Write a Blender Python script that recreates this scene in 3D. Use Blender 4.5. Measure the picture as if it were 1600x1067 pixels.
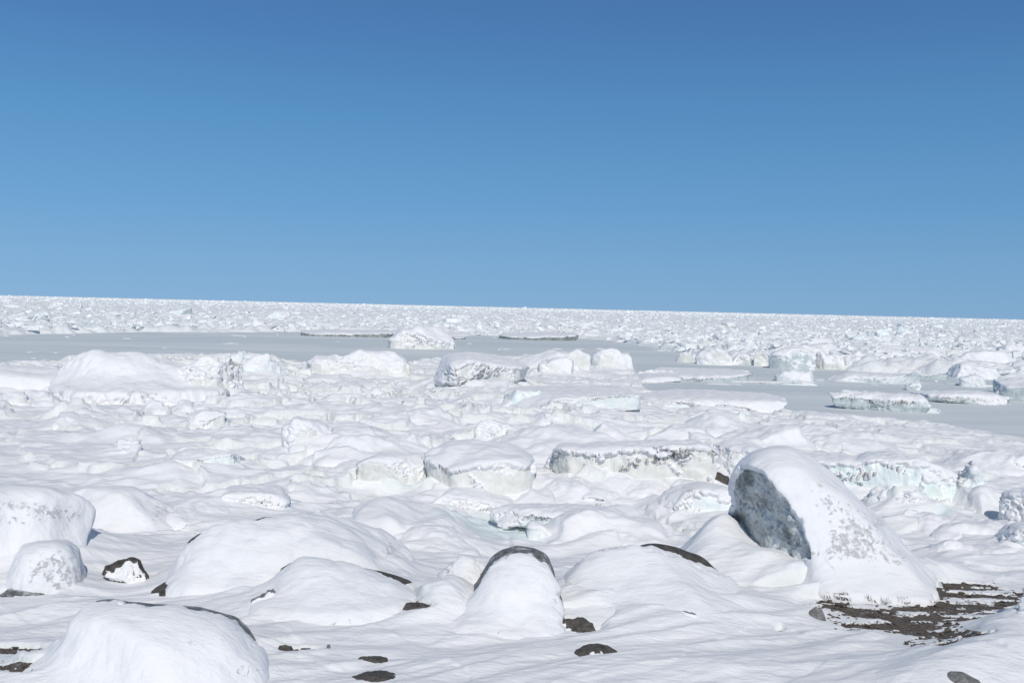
import bpy, bmesh, math, random
import numpy as np
from mathutils import Matrix, Vector

for o in list(bpy.data.objects):
    bpy.data.objects.remove(o)
SC = bpy.context.scene
COL = SC.collection

# ------------------------------------------------------------------ camera
CAM_Z = 4.3
FPX = 1556.0                     # focal length in pixels of the 1600 px wide photograph
PITCH = math.atan(53.5 / FPX)
ROLL = math.atan(38.0 / 1600.0)
cam_data = bpy.data.cameras.new('camera')
cam_data.lens = 36.0 * FPX / 1600.0
cam_data.sensor_width = 36.0
cam_data.clip_start = 0.1
cam_data.clip_end = 40000
cam = bpy.data.objects.new('camera', cam_data)
COL.objects.link(cam)
CM = Matrix.Translation((0, 0, CAM_Z)) @ Matrix.Rotation(math.pi / 2 - PITCH, 4, 'X') @ Matrix.Rotation(ROLL, 4, 'Z')
cam.matrix_world = CM
SC.camera = cam

# ------------------------------------------------------------------ light and sky
SUN_EL = math.radians(43)
SUN_AZ = math.radians(172)       # clockwise from +Y: behind the camera, slightly to the right
w = bpy.data.worlds.new('World')
SC.world = w
w.use_nodes = True
nt = w.node_tree
nt.nodes.clear()
sky = nt.nodes.new('ShaderNodeTexSky')
sky.sky_type = 'NISHITA'
sky.sun_disc = False
sky.sun_elevation = SUN_EL
sky.sun_rotation = SUN_AZ
sky.altitude = 0
sky.air_density = 1.0
sky.dust_density = 0.3
sky.ozone_density = 2.5
bg = nt.nodes.new('ShaderNodeBackground')
bg.inputs['Strength'].default_value = 0.085
out = nt.nodes.new('ShaderNodeOutputWorld')
tc = nt.nodes.new('ShaderNodeTexCoord')
sep = nt.nodes.new('ShaderNodeSeparateXYZ')
nt.links.new(tc.outputs['Generated'], sep.inputs[0])
# the low sky: deep clear winter blue, only a little paler at the horizon
low = nt.nodes.new('ShaderNodeValToRGB')
def lin(c): return tuple(((v / 255 + .055) / 1.055) ** 2.4 if v > 10 else v / 255 / 12.92 for v in c)
SKYC = [(0.0, (133, 173, 209)), (.04, (123, 168, 208)), (.10, (105, 158, 204)), (.18, (88, 143, 193)), (.26, (76, 124, 178)), (.34, (68, 110, 165))]
el = low.color_ramp.elements
while len(el) < len(SKYC): el.new(.5)
for k, (p_, c_) in enumerate(SKYC):
    el[k].position = p_
    el[k].color = (*[v / .085 * .1 for v in lin(c_)], 1)
nt.links.new(sep.outputs[2], low.inputs[0])
sc_ = nt.nodes.new('ShaderNodeVectorMath'); sc_.operation = 'SCALE'
fx_ = nt.nodes.new('ShaderNodeMapRange')        # away from the sun side the low sky is a shade deeper to the right
fx_.inputs['From Min'].default_value = -.5; fx_.inputs['From Max'].default_value = .5
fx_.inputs['To Min'].default_value = 10.4; fx_.inputs['To Max'].default_value = 9.4
nt.links.new(sep.outputs[0], fx_.inputs['Value'])
nt.links.new(low.outputs[0], sc_.inputs[0]); nt.links.new(fx_.outputs[0], sc_.inputs['Scale'])
mr = nt.nodes.new('ShaderNodeMapRange')
mr.inputs['From Min'].default_value = .30; mr.inputs['From Max'].default_value = .60
nt.links.new(sep.outputs[2], mr.inputs['Value'])
mx = nt.nodes.new('ShaderNodeMix'); mx.data_type = 'RGBA'
nt.links.new(mr.outputs[0], mx.inputs[0]); nt.links.new(sc_.outputs[0], mx.inputs[6]); tn = nt.nodes.new('ShaderNodeMix'); tn.data_type = 'RGBA'; tn.blend_type = 'MULTIPLY'; tn.inputs[0].default_value = 1.0
nt.links.new(sky.outputs[0], tn.inputs[6]); tn.inputs[7].default_value = (1.10, 1.04, .90, 1)
nt.links.new(tn.outputs[2], mx.inputs[7])
nt.links.new(mx.outputs[2], bg.inputs[0])
nt.links.new(bg.outputs[0], out.inputs[0])
sd = bpy.data.lights.new('sun', 'SUN')
sd.energy = 2.55
sd.angle = math.radians(0.53)
sd.color = (1.0, 0.955, 0.89)
sun = bpy.data.objects.new('sun', sd)
COL.objects.link(sun)
sdir = Vector((math.sin(SUN_AZ) * math.cos(SUN_EL), math.cos(SUN_AZ) * math.cos(SUN_EL), math.sin(SUN_EL)))
sun.rotation_euler = sdir.to_track_quat('Z', 'Y').to_euler()
sun.location = (0, -20, 30)
SC.view_settings.view_transform = 'Standard'
SC.view_settings.look = 'None'
SC.view_settings.exposure = 0.05
SC.view_settings.gamma = 1.0
SC.cycles.max_bounces = 6
SC.cycles.diffuse_bounces = 4

# ------------------------------------------------------------------ noise
_r = np.random.RandomState(7)
PERM = np.concatenate([_r.permutation(512)] * 3).astype(np.int64)
_a = _r.rand(512) * 2 * np.pi
GX, GY = np.cos(_a), np.sin(_a)
_g = _r.randn(512, 3)
_g /= np.linalg.norm(_g, axis=1)[:, None]
RND = _r.rand(512, 4)

def perlin2(x, y, s=0):
    x = x + s * 17.31
    y = y + s * 9.77
    fx, fy = np.floor(x), np.floor(y)
    ix, iy = fx.astype(np.int64) & 511, fy.astype(np.int64) & 511
    x = x - fx
    y = y - fy
    u = x * x * x * (x * (x * 6 - 15) + 10)
    v = y * y * y * (y * (y * 6 - 15) + 10)
    def g(i, j):
        h = PERM[PERM[(ix + i) & 511] + ((iy + j) & 511)]
        return GX[h] * (x - i) + GY[h] * (y - j)
    a = g(0, 0); b = g(1, 0); c = g(0, 1); d = g(1, 1)
    a = a + u * (b - a)
    c = c + u * (d - c)
    return (a + v * (c - a)) * 1.5

def fbm2(x, y, s=0, octv=3, gain=0.5):
    t = 0; a = 1.0
    for k in range(octv):
        t = t + a * perlin2(x * 2 ** k, y * 2 ** k, s + 3 * k)
        a *= gain
    return t

def perlin3(p, s=0):
    x, y, z = p[..., 0] + s * 5.13, p[..., 1] + s * 7.7, p[..., 2] + s * 3.91
    fx, fy, fz = np.floor(x), np.floor(y), np.floor(z)
    ix, iy, iz = fx.astype(np.int64) & 511, fy.astype(np.int64) & 511, fz.astype(np.int64) & 511
    x = x - fx; y = y - fy; z = z - fz
    u = x * x * x * (x * (x * 6 - 15) + 10)
    v = y * y * y * (y * (y * 6 - 15) + 10)
    w_ = z * z * z * (z * (z * 6 - 15) + 10)
    def g(i, j, k):
        h = PERM[PERM[PERM[(ix + i) & 511] + ((iy + j) & 511)] + ((iz + k) & 511)]
        q = _g[h]
        return q[..., 0] * (x - i) + q[..., 1] * (y - j) + q[..., 2] * (z - k)
    def l(a, b, t):
        return a + t * (b - a)
    return 1.6 * l(l(l(g(0, 0, 0), g(1, 0, 0), u), l(g(0, 1, 0), g(1, 1, 0), u), v),
                   l(l(g(0, 0, 1), g(1, 0, 1), u), l(g(0, 1, 1), g(1, 1, 1), u), v), w_)

def fbm3(p, s=0, octv=3, gain=0.5):
    t = 0; a = 1.0
    for k in range(octv):
        t = t + a * perlin3(p * 2 ** k, s + k)
        a *= gain
    return t

def slabs(x, y, scale, seed, k=14.0, tilt=0.5):
    """tilted plates: each cell a plane of its own height and tilt, borders softened by snow"""
    x = x / scale + seed * 3.7
    y = y / scale + seed * 1.9
    fx, fy = np.floor(x), np.floor(y)
    W = 0; Hh = 0
    for i in (-1, 0, 1):
        for j in (-1, 0, 1):
            cx, cy = fx + i, fy + j
            h = PERM[PERM[(cx.astype(np.int64) & 511)] + (cy.astype(np.int64) & 511)]
            r = RND[h]
            dx = x - (cx + 0.15 + 0.7 * r[..., 0])
            dy = y - (cy + 0.15 + 0.7 * r[..., 1])
            ww = np.exp(-k * (dx * dx + dy * dy))
            an = r[..., 3] * 6.283
            hh = (r[..., 2] * 2 - 1) + tilt * 2 * (np.cos(an) * dx + np.sin(an) * dy)
            W = W + ww
            Hh = Hh + ww * hh
    return Hh / (W + 1e-9)

def sstep(a, b, x):
    t = np.clip((x - a) / (b - a), 0, 1)
    return t * t * (3 - 2 * t)

# ------------------------------------------------------------------ rays and projections (photo pixels <-> the place)
MR = np.array(CM.to_3x3())
CP = np.array([0, 0, CAM_Z])

def ray(px, py):
    d = MR @ np.array([(px - 800) / FPX, -(py - 533.5) / FPX, -1.0])
    return d / np.linalg.norm(d)

def proj(x, y, z):
    v = np.stack([x, y, z + 0 * x], -1) - CP
    c = v @ MR
    zc = np.minimum(c[..., 2], -0.05)
    return 800 + FPX * c[..., 0] / -zc, 533.5 - FPX * c[..., 1] / -zc

# ------------------------------------------------------------------ the lie of the land
TX = np.array([-200, 0, 400, 800, 1200, 1600, 1800], float)
TY = np.array([540, 570, 600, 640, 680, 720, 760, 800, 850, 900, 1000, 1100], float)
BASE = np.array([            # mean height of the snow, metres above the sea ice
    [.35, .35, .35, .30, .02, .00, .00],
    [.45, .45, .45, .28, .03, .00, .00],
    [.50, .50, .50, .32, .02, .00, .00],
    [.60, .60, .65, .60, .25, .03, .02],
    [.62, .62, .68, .72, .55, .12, .05],
    [.60, .60, .60, .65, .55, .30, .15],
    [.52, .52, .45, .25, .22, .25, .25],
    [.45, .45, .40, .12, .15, .22, .25],
    [.45, .45, .40, .20, .25, .28, .30],
    [.50, .50, .45, .38, .36, .36, .40],
    [.55, .55, .55, .50, .50, .50, .55],
    [.60, .60, .60, .60, .60, .65, .70]])
AMPL = np.array([            # how hummocky it is
    [.20, .25, .25, .20, .10, .00, .00],
    [.40, .40, .32, .22, .05, .00, .00],
    [.40, .42, .36, .20, .04, .00, .00],
    [.20, .22, .32, .30, .16, .02, .01],
    [.11, .14, .28, .30, .26, .05, .03],
    [.06, .08, .18, .26, .25, .10, .08],
    [.10, .12, .20, .24, .22, .22, .22],
    [.08, .08, .14, .16, .20, .20, .22],
    [.04, .05, .07, .05, .07, .10, .10],
    [.03, .03, .03, .02, .02, .05, .06],
    [.02, .02, .02, .02, .02, .03, .05],
    [.02, .02, .02, .02, .02, .03, .04]])

def table(T, px, py):
    i = np.clip(np.searchsorted(TX, px) - 1, 0, len(TX) - 2)
    j = np.clip(np.searchsorted(TY, py) - 1, 0, len(TY) - 2)
    u = np.clip((px - TX[i]) / (TX[i + 1] - TX[i]), 0, 1)
    v = np.clip((py - TY[j]) / (TY[j + 1] - TY[j]), 0, 1)
    v = v * v * (3 - 2 * v)
    a = T[j, i] * (1 - u) + T[j, i + 1] * u
    b = T[j + 1, i] * (1 - u) + T[j + 1, i + 1] * u
    return a * (1 - v) + b * v

# drifts and swells: photo px of the centre, radii in px, height in m, slant
SWELLS = [
    (520, 935, 170, 40, .22, 0.10), (695, 962, 55, 22, .30, .2), (60, 1050, 70, 25, .15, .2), (900, 950, 220, 30, .10, 0), (660, 985, 170, 22, .08, -.1),
    (430, 1010, 120, 25, .10, 0), (150, 960, 150, 18, .08, 0), (1060, 1040, 260, 35, .10, .05),
    (1500, 1050, 130, 40, .22, 0.2), (1122, 880, 55, 24, .55, 0.2), (1300, 915, 150, 14, .12, 0),
    (1560, 1000, 60, 30, .15, 0), (1175, 908, 60, 15, .16, 0), (200, 880, 60, 14, -.08, 0), (840, 905, 60, 15, .05, 0),
    (700, 860, 60, 12, .12, 0), (700, 835, 70, 12, .16, 0), (390, 855, 90, 14, .12, .1),
    (350, 800, 60, 10, .18, 0), (250, 745, 60, 6, .2, 0), (210, 690, 55, 8, .28, 0), (120, 650, 40, 6, .3, 0),
    (330, 722, 60, 8, .15, 0), (470, 770, 90, 12, .14, 0), (960, 870, 200, 8, -.05, 0),
    (1350, 850, 60, 8, .15, 0), (1420, 800, 60, 10, .2, 0), (880, 770, 90, 10, .15, 0),
]
# gravel showing through: centre, radii, strength
GRAVEL = [
    (1435, 948, 115, 19, 1.35), (1340, 942, 90, 8, 1.2), (1395, 968, 95, 12, 1.15), (1245, 923, 55, 4, 1.0),
    (1480, 988, 80, 9, .95), (1145, 922, 18, 4, .9), (1520, 925, 95, 20, 1.0), (1450, 1005, 90, 8, .6),
    (25, 1016, 50, 7, 1.2), (20, 1040, 50, 9, 1.1), (55, 1050, 40, 8, .9), (900, 977, 50, 9, .95), (850, 972, 60, 4, .9),
    (650, 948, 26, 7, 1.15), (738, 902, 22, 8, 1.15), (1217, 985, 9, 3, .9), (30, 932, 60, 4, .85), (1330, 985, 60, 5, .5),
    (470, 1016, 40, 4, .6), (900, 990, 45, 5, .6), (640, 935, 40, 5, .5), (1080, 960, 25, 4, .6),
]
# smooth glazed ice between the blocks
GLAZE = [(780, 822, 95, 20, 1.0), (650, 760, 60, 8, .8), (840, 845, 60, 6, .7), (1450, 806, 50, 7, .8), (520, 770, 50, 6, .5),
         (1000, 762, 60, 6, .6), (420, 800, 70, 5, .7), (1140, 750, 40, 6, .6), (1380, 770, 70, 6, .5)]

EDGE_X = [-900, -300, 0, 60, 110, 130, 385, 450, 640, 700, 840, 985, 1010, 1210, 1300, 1450, 1600, 1900, 2600]
EDGE_Y = [600, 590, 578, 572, 566, 556, 558, 564, 566, 556, 552, 564, 604, 630, 638, 648, 670, 690, 710]
BANK_X = [-2500, -600, 0, 200, 330, 480, 600, 720, 900, 980, 1060, 1150, 1300, 1600, 2200, 3500]
BANK_Y = [512, 518, 522, 518, 517, 518, 520, 524, 527, 535, 549, 564, 575, 592, 620, 660]

def gauss_sum(L, px, py, col=4):
    t = 0
    for g in L:
        sl = g[5] if len(g) > 5 else 0
        dx = px - g[0]
        dy = py - g[1] + sl * dx
        t = t + g[col] * np.exp(-(dx / g[2]) ** 2 - (dy / g[3]) ** 2)
    return t

def land_base(x, y, px, py):
    z = table(BASE, px, py)
    p1, q1 = proj(x, y, z)
    z = z + gauss_sum(SWELLS, p1, q1)
    return z

def hummocks(x, y, px, py):
    A = table(AMPL, px, py)
    wx = x + 0.5 * perlin2(x * .9, y * .9, 21)
    wy = y + 0.5 * perlin2(x * .9, y * .9, 22)
    h = 0.27 * slabs(wx, wy * 0.8, 3.1, 1, k=26)
    h = h + 0.08 * slabs(wx, wy, 1.25, 2, k=24)
    h = h + 0.40 * fbm2(x * .22, y * .34, 5, 3)
    dr = perlin2(x * .34 + .5 * perlin2(x * .5, y * .5, 23), y * .62 + .5 * perlin2(x * .5, y * .5, 24), 8)
    h = h + 0.42 * (1 - 2.4 * np.abs(dr)) + .16 * (1 - 2.4 * np.abs(perlin2(x * .9 + .4 * dr, y * 1.7, 25)))
    h = h + .07 * (1 - 2.2 * np.abs(perlin2(x * 2.1, y * 3.6 + dr, 26)))
    # steep little break edges where plates ride over one another
    q = perlin2(wx * .21, wy * .27, 14) + .22 * perlin2(x * .8, y * .8, 15) + .08 * perlin2(x * 2.6, y * 2.6, 17)
    h = h + .75 * sstep(-.015, .02, q) + .55 * sstep(-.012, .015, perlin2(wx * .3 + 9, wy * .4, 16) + .2 * perlin2(x * 1.1, y * 1.1, 18) + .10) - .8
    h = h + (.22 * slabs(x, y, .33, 6, k=30) + .2 * perlin2(x * 3.5, y * 3.5, 19)) * np.exp(-((q - .03) / .045) ** 2)
    return A * h * 1.0

def edge_mask(px, py, x, y):
    e = np.interp(px, EDGE_X, EDGE_Y)
    return (py - e) / 5.0 + 0.7 * perlin2(x * .6, y * .6, 31)

def H0(x, y):
    px, py = proj(x, y, np.full_like(x, .3))
    z = land_base(x, y, px, py) + hummocks(x, y, px, py)
    m = sstep(-1, 1.2, edge_mask(px, py, x, y))
    return z * m - 0.35 * (1 - m)

def skirts_at(x, y):
    S_ = np.zeros_like(x)
    for (sx, sy, u, n, ru, rn, hg, wd_) in SKIRTS:
        dx, dy = x - sx, y - sy
        k = np.nonzero((np.abs(dx) < ru + rn + 4 * wd_) & (np.abs(dy) < ru + rn + 4 * wd_))
        if len(k[0]) == 0: continue
        dx, dy = dx[k], dy[k]
        a_, b_ = (dx * u[0] + dy * u[1]), (dx * n[0] + dy * n[1])
        rho = np.sqrt((a_ / ru) ** 2 + (b_ / rn) ** 2) + 1e-6
        dist = np.hypot(a_, b_) * (1 - 1 / rho)          # metres outside the foot
        dist = np.maximum(dist, 0) * (1 + .35 * perlin2(x[k] * .9, y[k] * .9, 47))
        S_[k] = np.maximum(S_[k], hg * np.exp(-(dist / wd_) ** 1.3 * 1.5))
    return S_

def ground_hit(px, py, lo=6.0, hi=110.0):
    d = ray(px, py)
    t = np.linspace(lo, hi, 2200)
    P = CP[None] + t[:, None] * d[None]
    z = np.maximum(H0(P[:, 0], P[:, 1]) + skirts_at(P[:, 0], P[:, 1]), 0.0)
    below = np.nonzero(P[:, 2] <= z)[0]
    if len(below) == 0:
        k = -CP[2] / d[2] if d[2] < -1e-4 else hi
        p = CP + d * k
        return np.array([p[0], p[1], 0.0])
    i = below[0]
    p = P[i].copy()
    p[2] = z[i]
    return p

# ------------------------------------------------------------------ materials
def mat(name):
    m = bpy.data.materials.new(name)
    m.use_nodes = True
    t = m.node_tree
    b = t.nodes['Principled BSDF']
    return m, t, b

def N(t, kind, **kw):
    n = t.nodes.new('ShaderNode' + kind)
    for k, v in kw.items():
        if k in n.inputs:
            n.inputs[k].default_value = v
        else:
            setattr(n, k, v)
    return n

def noise(t, vec, scale, detail=4, rough=.55, dist=0.0):
    n = N(t, 'TexNoise')
    n.inputs['Scale'].default_value = scale
    n.inputs['Detail'].default_value = detail
    n.inputs['Roughness'].default_value = rough
    n.inputs['Distortion'].default_value = dist
    t.links.new(vec, n.inputs['Vector'])
    return n.outputs['Fac']

def ramp(t, fac, stops):
    r = N(t, 'ValToRGB')
    e = r.color_ramp.elements
    while len(e) < len(stops):
        e.new(0.5)
    for k, (p, c) in enumerate(stops):
        e[k].position = p
        e[k].color = (c, c, c, 1) if not isinstance(c, tuple) else (*c, 1)
    t.links.new(fac, r.inputs[0])
    return r.outputs['Color']

def mix(t, fac, a, b):
    n = t.nodes.new('ShaderNodeMix')
    n.data_type = 'RGBA'
    for sock, v in ((n.inputs[0], fac), (n.inputs[6], a), (n.inputs[7], b)):
        if isinstance(v, (float, int)):
            sock.default_value = v
        elif isinstance(v, tuple):
            sock.default_value = (*v, 1)
        else:
            t.links.new(v, sock)
    return n.outputs[2]

def mth(t, op, a, b=None, clamp=False):
    n = N(t, 'Math', operation=op)
    n.use_clamp = clamp
    for k, v in ((0, a), (1, b)):
        if v is None:
            continue
        if isinstance(v, (float, int)):
            n.inputs[k].default_value = v
        else:
            t.links.new(v, n.inputs[k])
    return n.outputs[0]

def coords(t, stretch=(1, 1, 1), rot=0.0):
    g = N(t, 'NewGeometry')
    mp = N(t, 'Mapping')
    mp.inputs['Scale'].default_value = stretch
    mp.inputs['Rotation'].default_value = (0, 0, rot)
    t.links.new(g.outputs['Position'], mp.inputs['Vector'])
    return mp.outputs[0], g

def bump(t, b, parts, prev=None):
    """parts: (height socket, distance in m)"""
    for h, d in parts:
        n = N(t, 'Bump')
        n.inputs['Strength'].default_value = 1.0
        n.inputs['Distance'].default_value = d
        t.links.new(h, n.inputs['Height'])
        if prev is not None:
            t.links.new(prev, n.inputs['Normal'])
        prev = n.outputs[0]
    t.links.new(prev, b.inputs['Normal'])
    return prev

def attr(t, name):
    a = N(t, 'Attribute')
    a.attribute_name = name
    return a.outputs['Fac']

SNOW = (.875, .87, .875)
def snow_material(name, grain=1.0, field=False):
    m, t, b = mat(name)
    v, g = coords(t)
    vs, _ = coords(t, (1.0, 3.2, 1.0), math.radians(-28))
    col = mix(t, ramp(t, noise(t, v, 1.3, 5), [(.35, 0.0), (.7, 1.0)]), SNOW, (.84, .845, .86))
    # dirt specks where the 'speck' attribute allows them
    sp = attr(t, 'speck')
    n1 = noise(t, v, 13.0, 8, .74, .4)
    th = mth(t, 'ADD', n1, mth(t, 'MULTIPLY', mth(t, 'SUBTRACT', sp, 1.0), .22))
    mk = ramp(t, th, [(.46, 0.0), (.58, 0.5), (.74, .9)])
    mk = mth(t, 'MULTIPLY', mk, mth(t, 'MINIMUM', mth(t, 'MULTIPLY', sp, 3.0), 1.0))
    n2 = noise(t, v, 30, 4, .6)
    dcol = mix(t, ramp(t, n2, [(.4, 0.0), (.62, 1.0)]), (.64, .63, .60), (.40, .39, .36))
    col = mix(t, mk, col, dcol)
    if field:
        gl = attr(t, 'glaze')
        n3 = noise(t, v, 2.2, 5, .6, .4)
        gm = ramp(t, mth(t, 'ADD', mth(t, 'MULTIPLY', gl, .6), mth(t, 'MULTIPLY', n3, .5)), [(.46, 0.0), (.62, 1.0)])
        gm = mth(t, 'MULTIPLY', gm, mth(t, 'MINIMUM', mth(t, 'MULTIPLY', gl, 4.0), 1.0))
        icy = mix(t, noise(t, v, 6, 3), (.66, .78, .80), (.80, .86, .87))
        col = mix(t, mth(t, 'MULTIPLY', gm, .85), col, icy)
        # steep broken faces show old ice: coverage follows the slope of the thing itself
        sx = N(t, 'SeparateXYZ')
        t.links.new(g.outputs['True Normal'], sx.inputs[0])
        st = mth(t, 'ADD', sx.outputs[2], mth(t, 'MULTIPLY', noise(t, v, 3.0, 5, .65), .35))
        sm = ramp(t, st, [(.80, 1.0), (.93, 0.0)])
        ic2 = mix(t, noise(t, v, 4, 4, .6), (.74, .80, .79), (.84, .84, .80))
        col = mix(t, mth(t, 'MULTIPLY', sm, .8), col, ic2)
        dt = attr(t, 'grit')
        dm = ramp(t, mth(t, 'ADD', mth(t, 'MULTIPLY', dt, .55), mth(t, 'MULTIPLY', noise(t, vs, 5, 7, .7), .6)), [(.56, 0.0), (.68, .7), (.78, 1.0)])
        col = mix(t, dm, col, mix(t, noise(t, v, 25, 3), (.20, .20, .20), (.42, .43, .44)))
        b.inputs['Roughness'].default_value = .55
    t.links.new(col, b.inputs['Base Color'])
    b.inputs['Roughness'].default_value = .6
    b.inputs['Specular IOR Level'].default_value = .25
    h1 = noise(t, v, 42.0, 3, .6)
    h2 = noise(t, vs, 5.0, 6, .62, .3)
    h3 = noise(t, v, 13.0, 4, .6)
    rg = N(t, 'TexNoise')
    rg.noise_type = 'RIDGED_MULTIFRACTAL'
    rg.inputs['Scale'].default_value = 1.6
    rg.inputs['Detail'].default_value = 7
    rg.inputs['Distortion'].default_value = .35
    t.links.new(vs, rg.inputs['Vector'])
    bump(t, b, [(rg.outputs['Fac'], .015 * grain), (h2, .018 * grain), (h3, .005 * grain), (h1, .0025 * grain), (mk, -.015)])
    return m

def ice_material(name, c1, c2, dirt=(.50, .47, .38), dirtamt=.5, rough=.4, walls=.028):
    m, t, b = mat(name)
    v, g = coords(t)
    vv, _ = coords(t, (1, 1, .35))
    col = mix(t, ramp(t, noise(t, v, 1.7, 5, .6, .5), [(.36, 0.0), (.64, 1.0)]), c1, c2)
    col = mix(t, ramp(t, noise(t, vv, 7, 6, .65), [(.45, 0.0), (.8, .6)]), col, (.86, .87, .86))
    dm = mth(t, 'MULTIPLY', ramp(t, mth(t, 'ADD', noise(t, v, 2.6 if walls < .05 else 7.0, 8, .72, .8), mth(t, 'MULTIPLY', attr(t, 'speck'), .24)), [(.50, 0.0), (.68, 1.0)]), dirtamt)
    col = mix(t, dm, col, dirt)
    t.links.new(col, b.inputs['Base Color'])
    b.inputs['Roughness'].default_value = rough
    b.inputs['Specular IOR Level'].default_value = .4
    vo = N(t, 'TexVoronoi')
    vo.inputs['Scale'].default_value = 6.0
    t.links.new(vv, vo.inputs['Vector'])
    bump(t, b, [(noise(t, vv, 5.0, 7, .65, .5), walls), (noise(t, v, 34, 4, .6), .005)])
    return m

def rock_material(name, c1, c2, scale=14, rough=.75, frost=0.0):
    m, t, b = mat(name)
    v, g = coords(t)
    col = mix(t, ramp(t, noise(t, v, scale, 8, .7), [(.38, 0.0), (.64, 1.0)]), c1, c2)
    if frost:
        fm = ramp(t, noise(t, v, 6.0, 8, .7, .5), [(.56 - frost * .12, 0.0), (.70 - frost * .1, 1.0)])
        col = mix(t, fm, col, (.62, .66, .68))
    t.links.new(col, b.inputs['Base Color'])
    b.inputs['Roughness'].default_value = rough
    bump(t, b, [(noise(t, v, 9, 8, .65), .06), (noise(t, v, 45, 4, .65), .012)])
    return m

M = {}
M['snow'] = snow_material('snow')
M['field'] = snow_material('snow_field', 1.15, True)
M['ice'] = ice_material('pale_ice', (.77, .845, .845), (.84, .86, .85), dirtamt=.15)
M['cream'] = ice_material('cream_ice', (.82, .83, .80), (.77, .77, .72), dirt=(.52, .49, .42), dirtamt=.32)
M['cyan'] = ice_material('cyan_ice', (.74, .845, .83), (.83, .87, .855), dirtamt=.05, rough=.25, walls=.04)
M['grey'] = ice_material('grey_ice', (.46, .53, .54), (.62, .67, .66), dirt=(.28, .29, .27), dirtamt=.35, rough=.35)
M['dirtyice'] = ice_material('sandy_ice', (.48, .52, .52), (.68, .72, .71), dirt=(.13, .125, .115), dirtamt=.75, rough=.3, walls=.09)
M['pebble'] = rock_material('pebble', (.07, .056, .046), (.21, .175, .145))
M['darkice'] = ice_material('dark_ice', (.17, .20, .19), (.34, .39, .37), dirt=(.10, .10, .09), dirtamt=.6, rough=.4)  # dark greenish ice for the walls of the thin plates
M['rock'] = rock_material('dark_rock', (.05, .045, .04), (.14, .125, .11))
M['frostrock'] = rock_material('frosted_rock', (.10, .10, .10), (.26, .27, .27), frost=.6)
M['greyrock'] = rock_material('grey_rock', (.16, .155, .15), (.33, .325, .315), scale=22)

m, t, b = mat('gravel')
v, g = coords(t)
vo = N(t, 'TexVoronoi')
vo.inputs['Scale'].default_value = 45
t.links.new(v, vo.inputs['Vector'])
c = mix(t, vo.outputs['Color'], (.075, .058, .046), (.20, .16, .125))
c = mix(t, ramp(t, noise(t, v, 6, 6, .7), [(.56, 0.0), (.72, .8)]), c, (.40, .41, .43))
t.links.new(c, b.inputs['Base Color'])
b.inputs['Roughness'].default_value = .8
bump(t, b, [(vo.outputs['Distance'], -.02), (noise(t, v, 20, 6, .7), .03)])
M['gravel'] = m

m, t, b = mat('new_sea_ice')
v, g = coords(t, (.10, .55, 1))
v1, _ = coords(t)
v2, _ = coords(t, (.014, .075, 1), .03)
c = mix(t, ramp(t, noise(t, v, 1.0, 6, .6), [(.35, 0.0), (.68, 1.0)]), (.60, .65, .665), (.68, .715, .72))
c = mix(t, ramp(t, noise(t, v2, 1.0, 9, .75), [(.46, 0.0), (.55, .5), (.68, .9)]), c, (.78, .79, .80))
c = mix(t, ramp(t, noise(t, v1, 2.5, 9, .8), [(.60, 0.0), (.70, .45)]), c, (.74, .77, .80))
t.links.new(c, b.inputs['Base Color'])
b.inputs['Roughness'].default_value = .6
b.inputs['Specular IOR Level'].default_value = .12
bump(t, b, [(noise(t, v1, 2.0, 6, .6), .02)])
M['sea'] = m

m, t, b = mat('pack_snow')
v, g = coords(t)
gn = N(t, 'NewGeometry')
c = mix(t, ramp(t, noise(t, v, .35, 6, .7), [(.38, 0.0), (.66, 1.0)]), (.93, .93, .925), (.86, .89, .89))
c = mix(t, ramp(t, noise(t, v, 1.1, 5, .7), [(.60, 0.0), (.74, .6)]), c, (.72, .82, .83))
t.links.new(c, b.inputs['Base Color'])
b.inputs['Roughness'].default_value = .6
bump(t, b, [(noise(t, v, 1.2, 8, .7), .22)])
M['pack'] = m

# ------------------------------------------------------------------ mesh helpers
def mesh_from(name, verts, quads=None, tris=None, material=None, smooth=True, attrs=None, mats=None, midx=None):
    me = bpy.data.meshes.new(name)
    verts = np.asarray(verts, np.float32)
    nq = 0 if quads is None else len(quads)
    ntr = 0 if tris is None else len(tris)
    loops = []
    if nq: loops.append(np.asarray(quads, np.int32).ravel())
    if ntr: loops.append(np.asarray(tris, np.int32).ravel())
    loops = np.concatenate(loops)
    sizes = np.concatenate([np.full(nq, 4, np.int32), np.full(ntr, 3, np.int32)])
    me.vertices.add(len(verts))
    me.vertices.foreach_set('co', verts.ravel())
    me.loops.add(len(loops))
    me.loops.foreach_set('vertex_index', loops)
    me.polygons.add(nq + ntr)
    me.polygons.foreach_set('loop_start', np.concatenate([[0], np.cumsum(sizes)[:-1]]).astype(np.int32))
    me.polygons.foreach_set('use_smooth', np.full(nq + ntr, smooth))
    if midx is not None:
        me.polygons.foreach_set('material_index', np.asarray(midx, np.int32))
    me.update(calc_edges=True)
    for k, a in (attrs or {}).items():
        at = me.attributes.new(k, 'FLOAT', 'POINT')
        at.data.foreach_set('value', np.asarray(a, np.float32))
    for mm in (mats or [material]):
        me.materials.append(mm)
    return me

def link(name, me, loc=(0, 0, 0), parent=None):
    o = bpy.data.objects.new(name, me)
    COL.objects.link(o)
    o.location = loc
    if parent is not None:
        o.parent = parent
    return o

def tag(o, label=None, cat=None, group=None, kind=None):
    if label: o['label'] = label
    if cat: o['category'] = cat
    if group: o['group'] = group
    if kind: o['kind'] = kind
    return o

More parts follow.
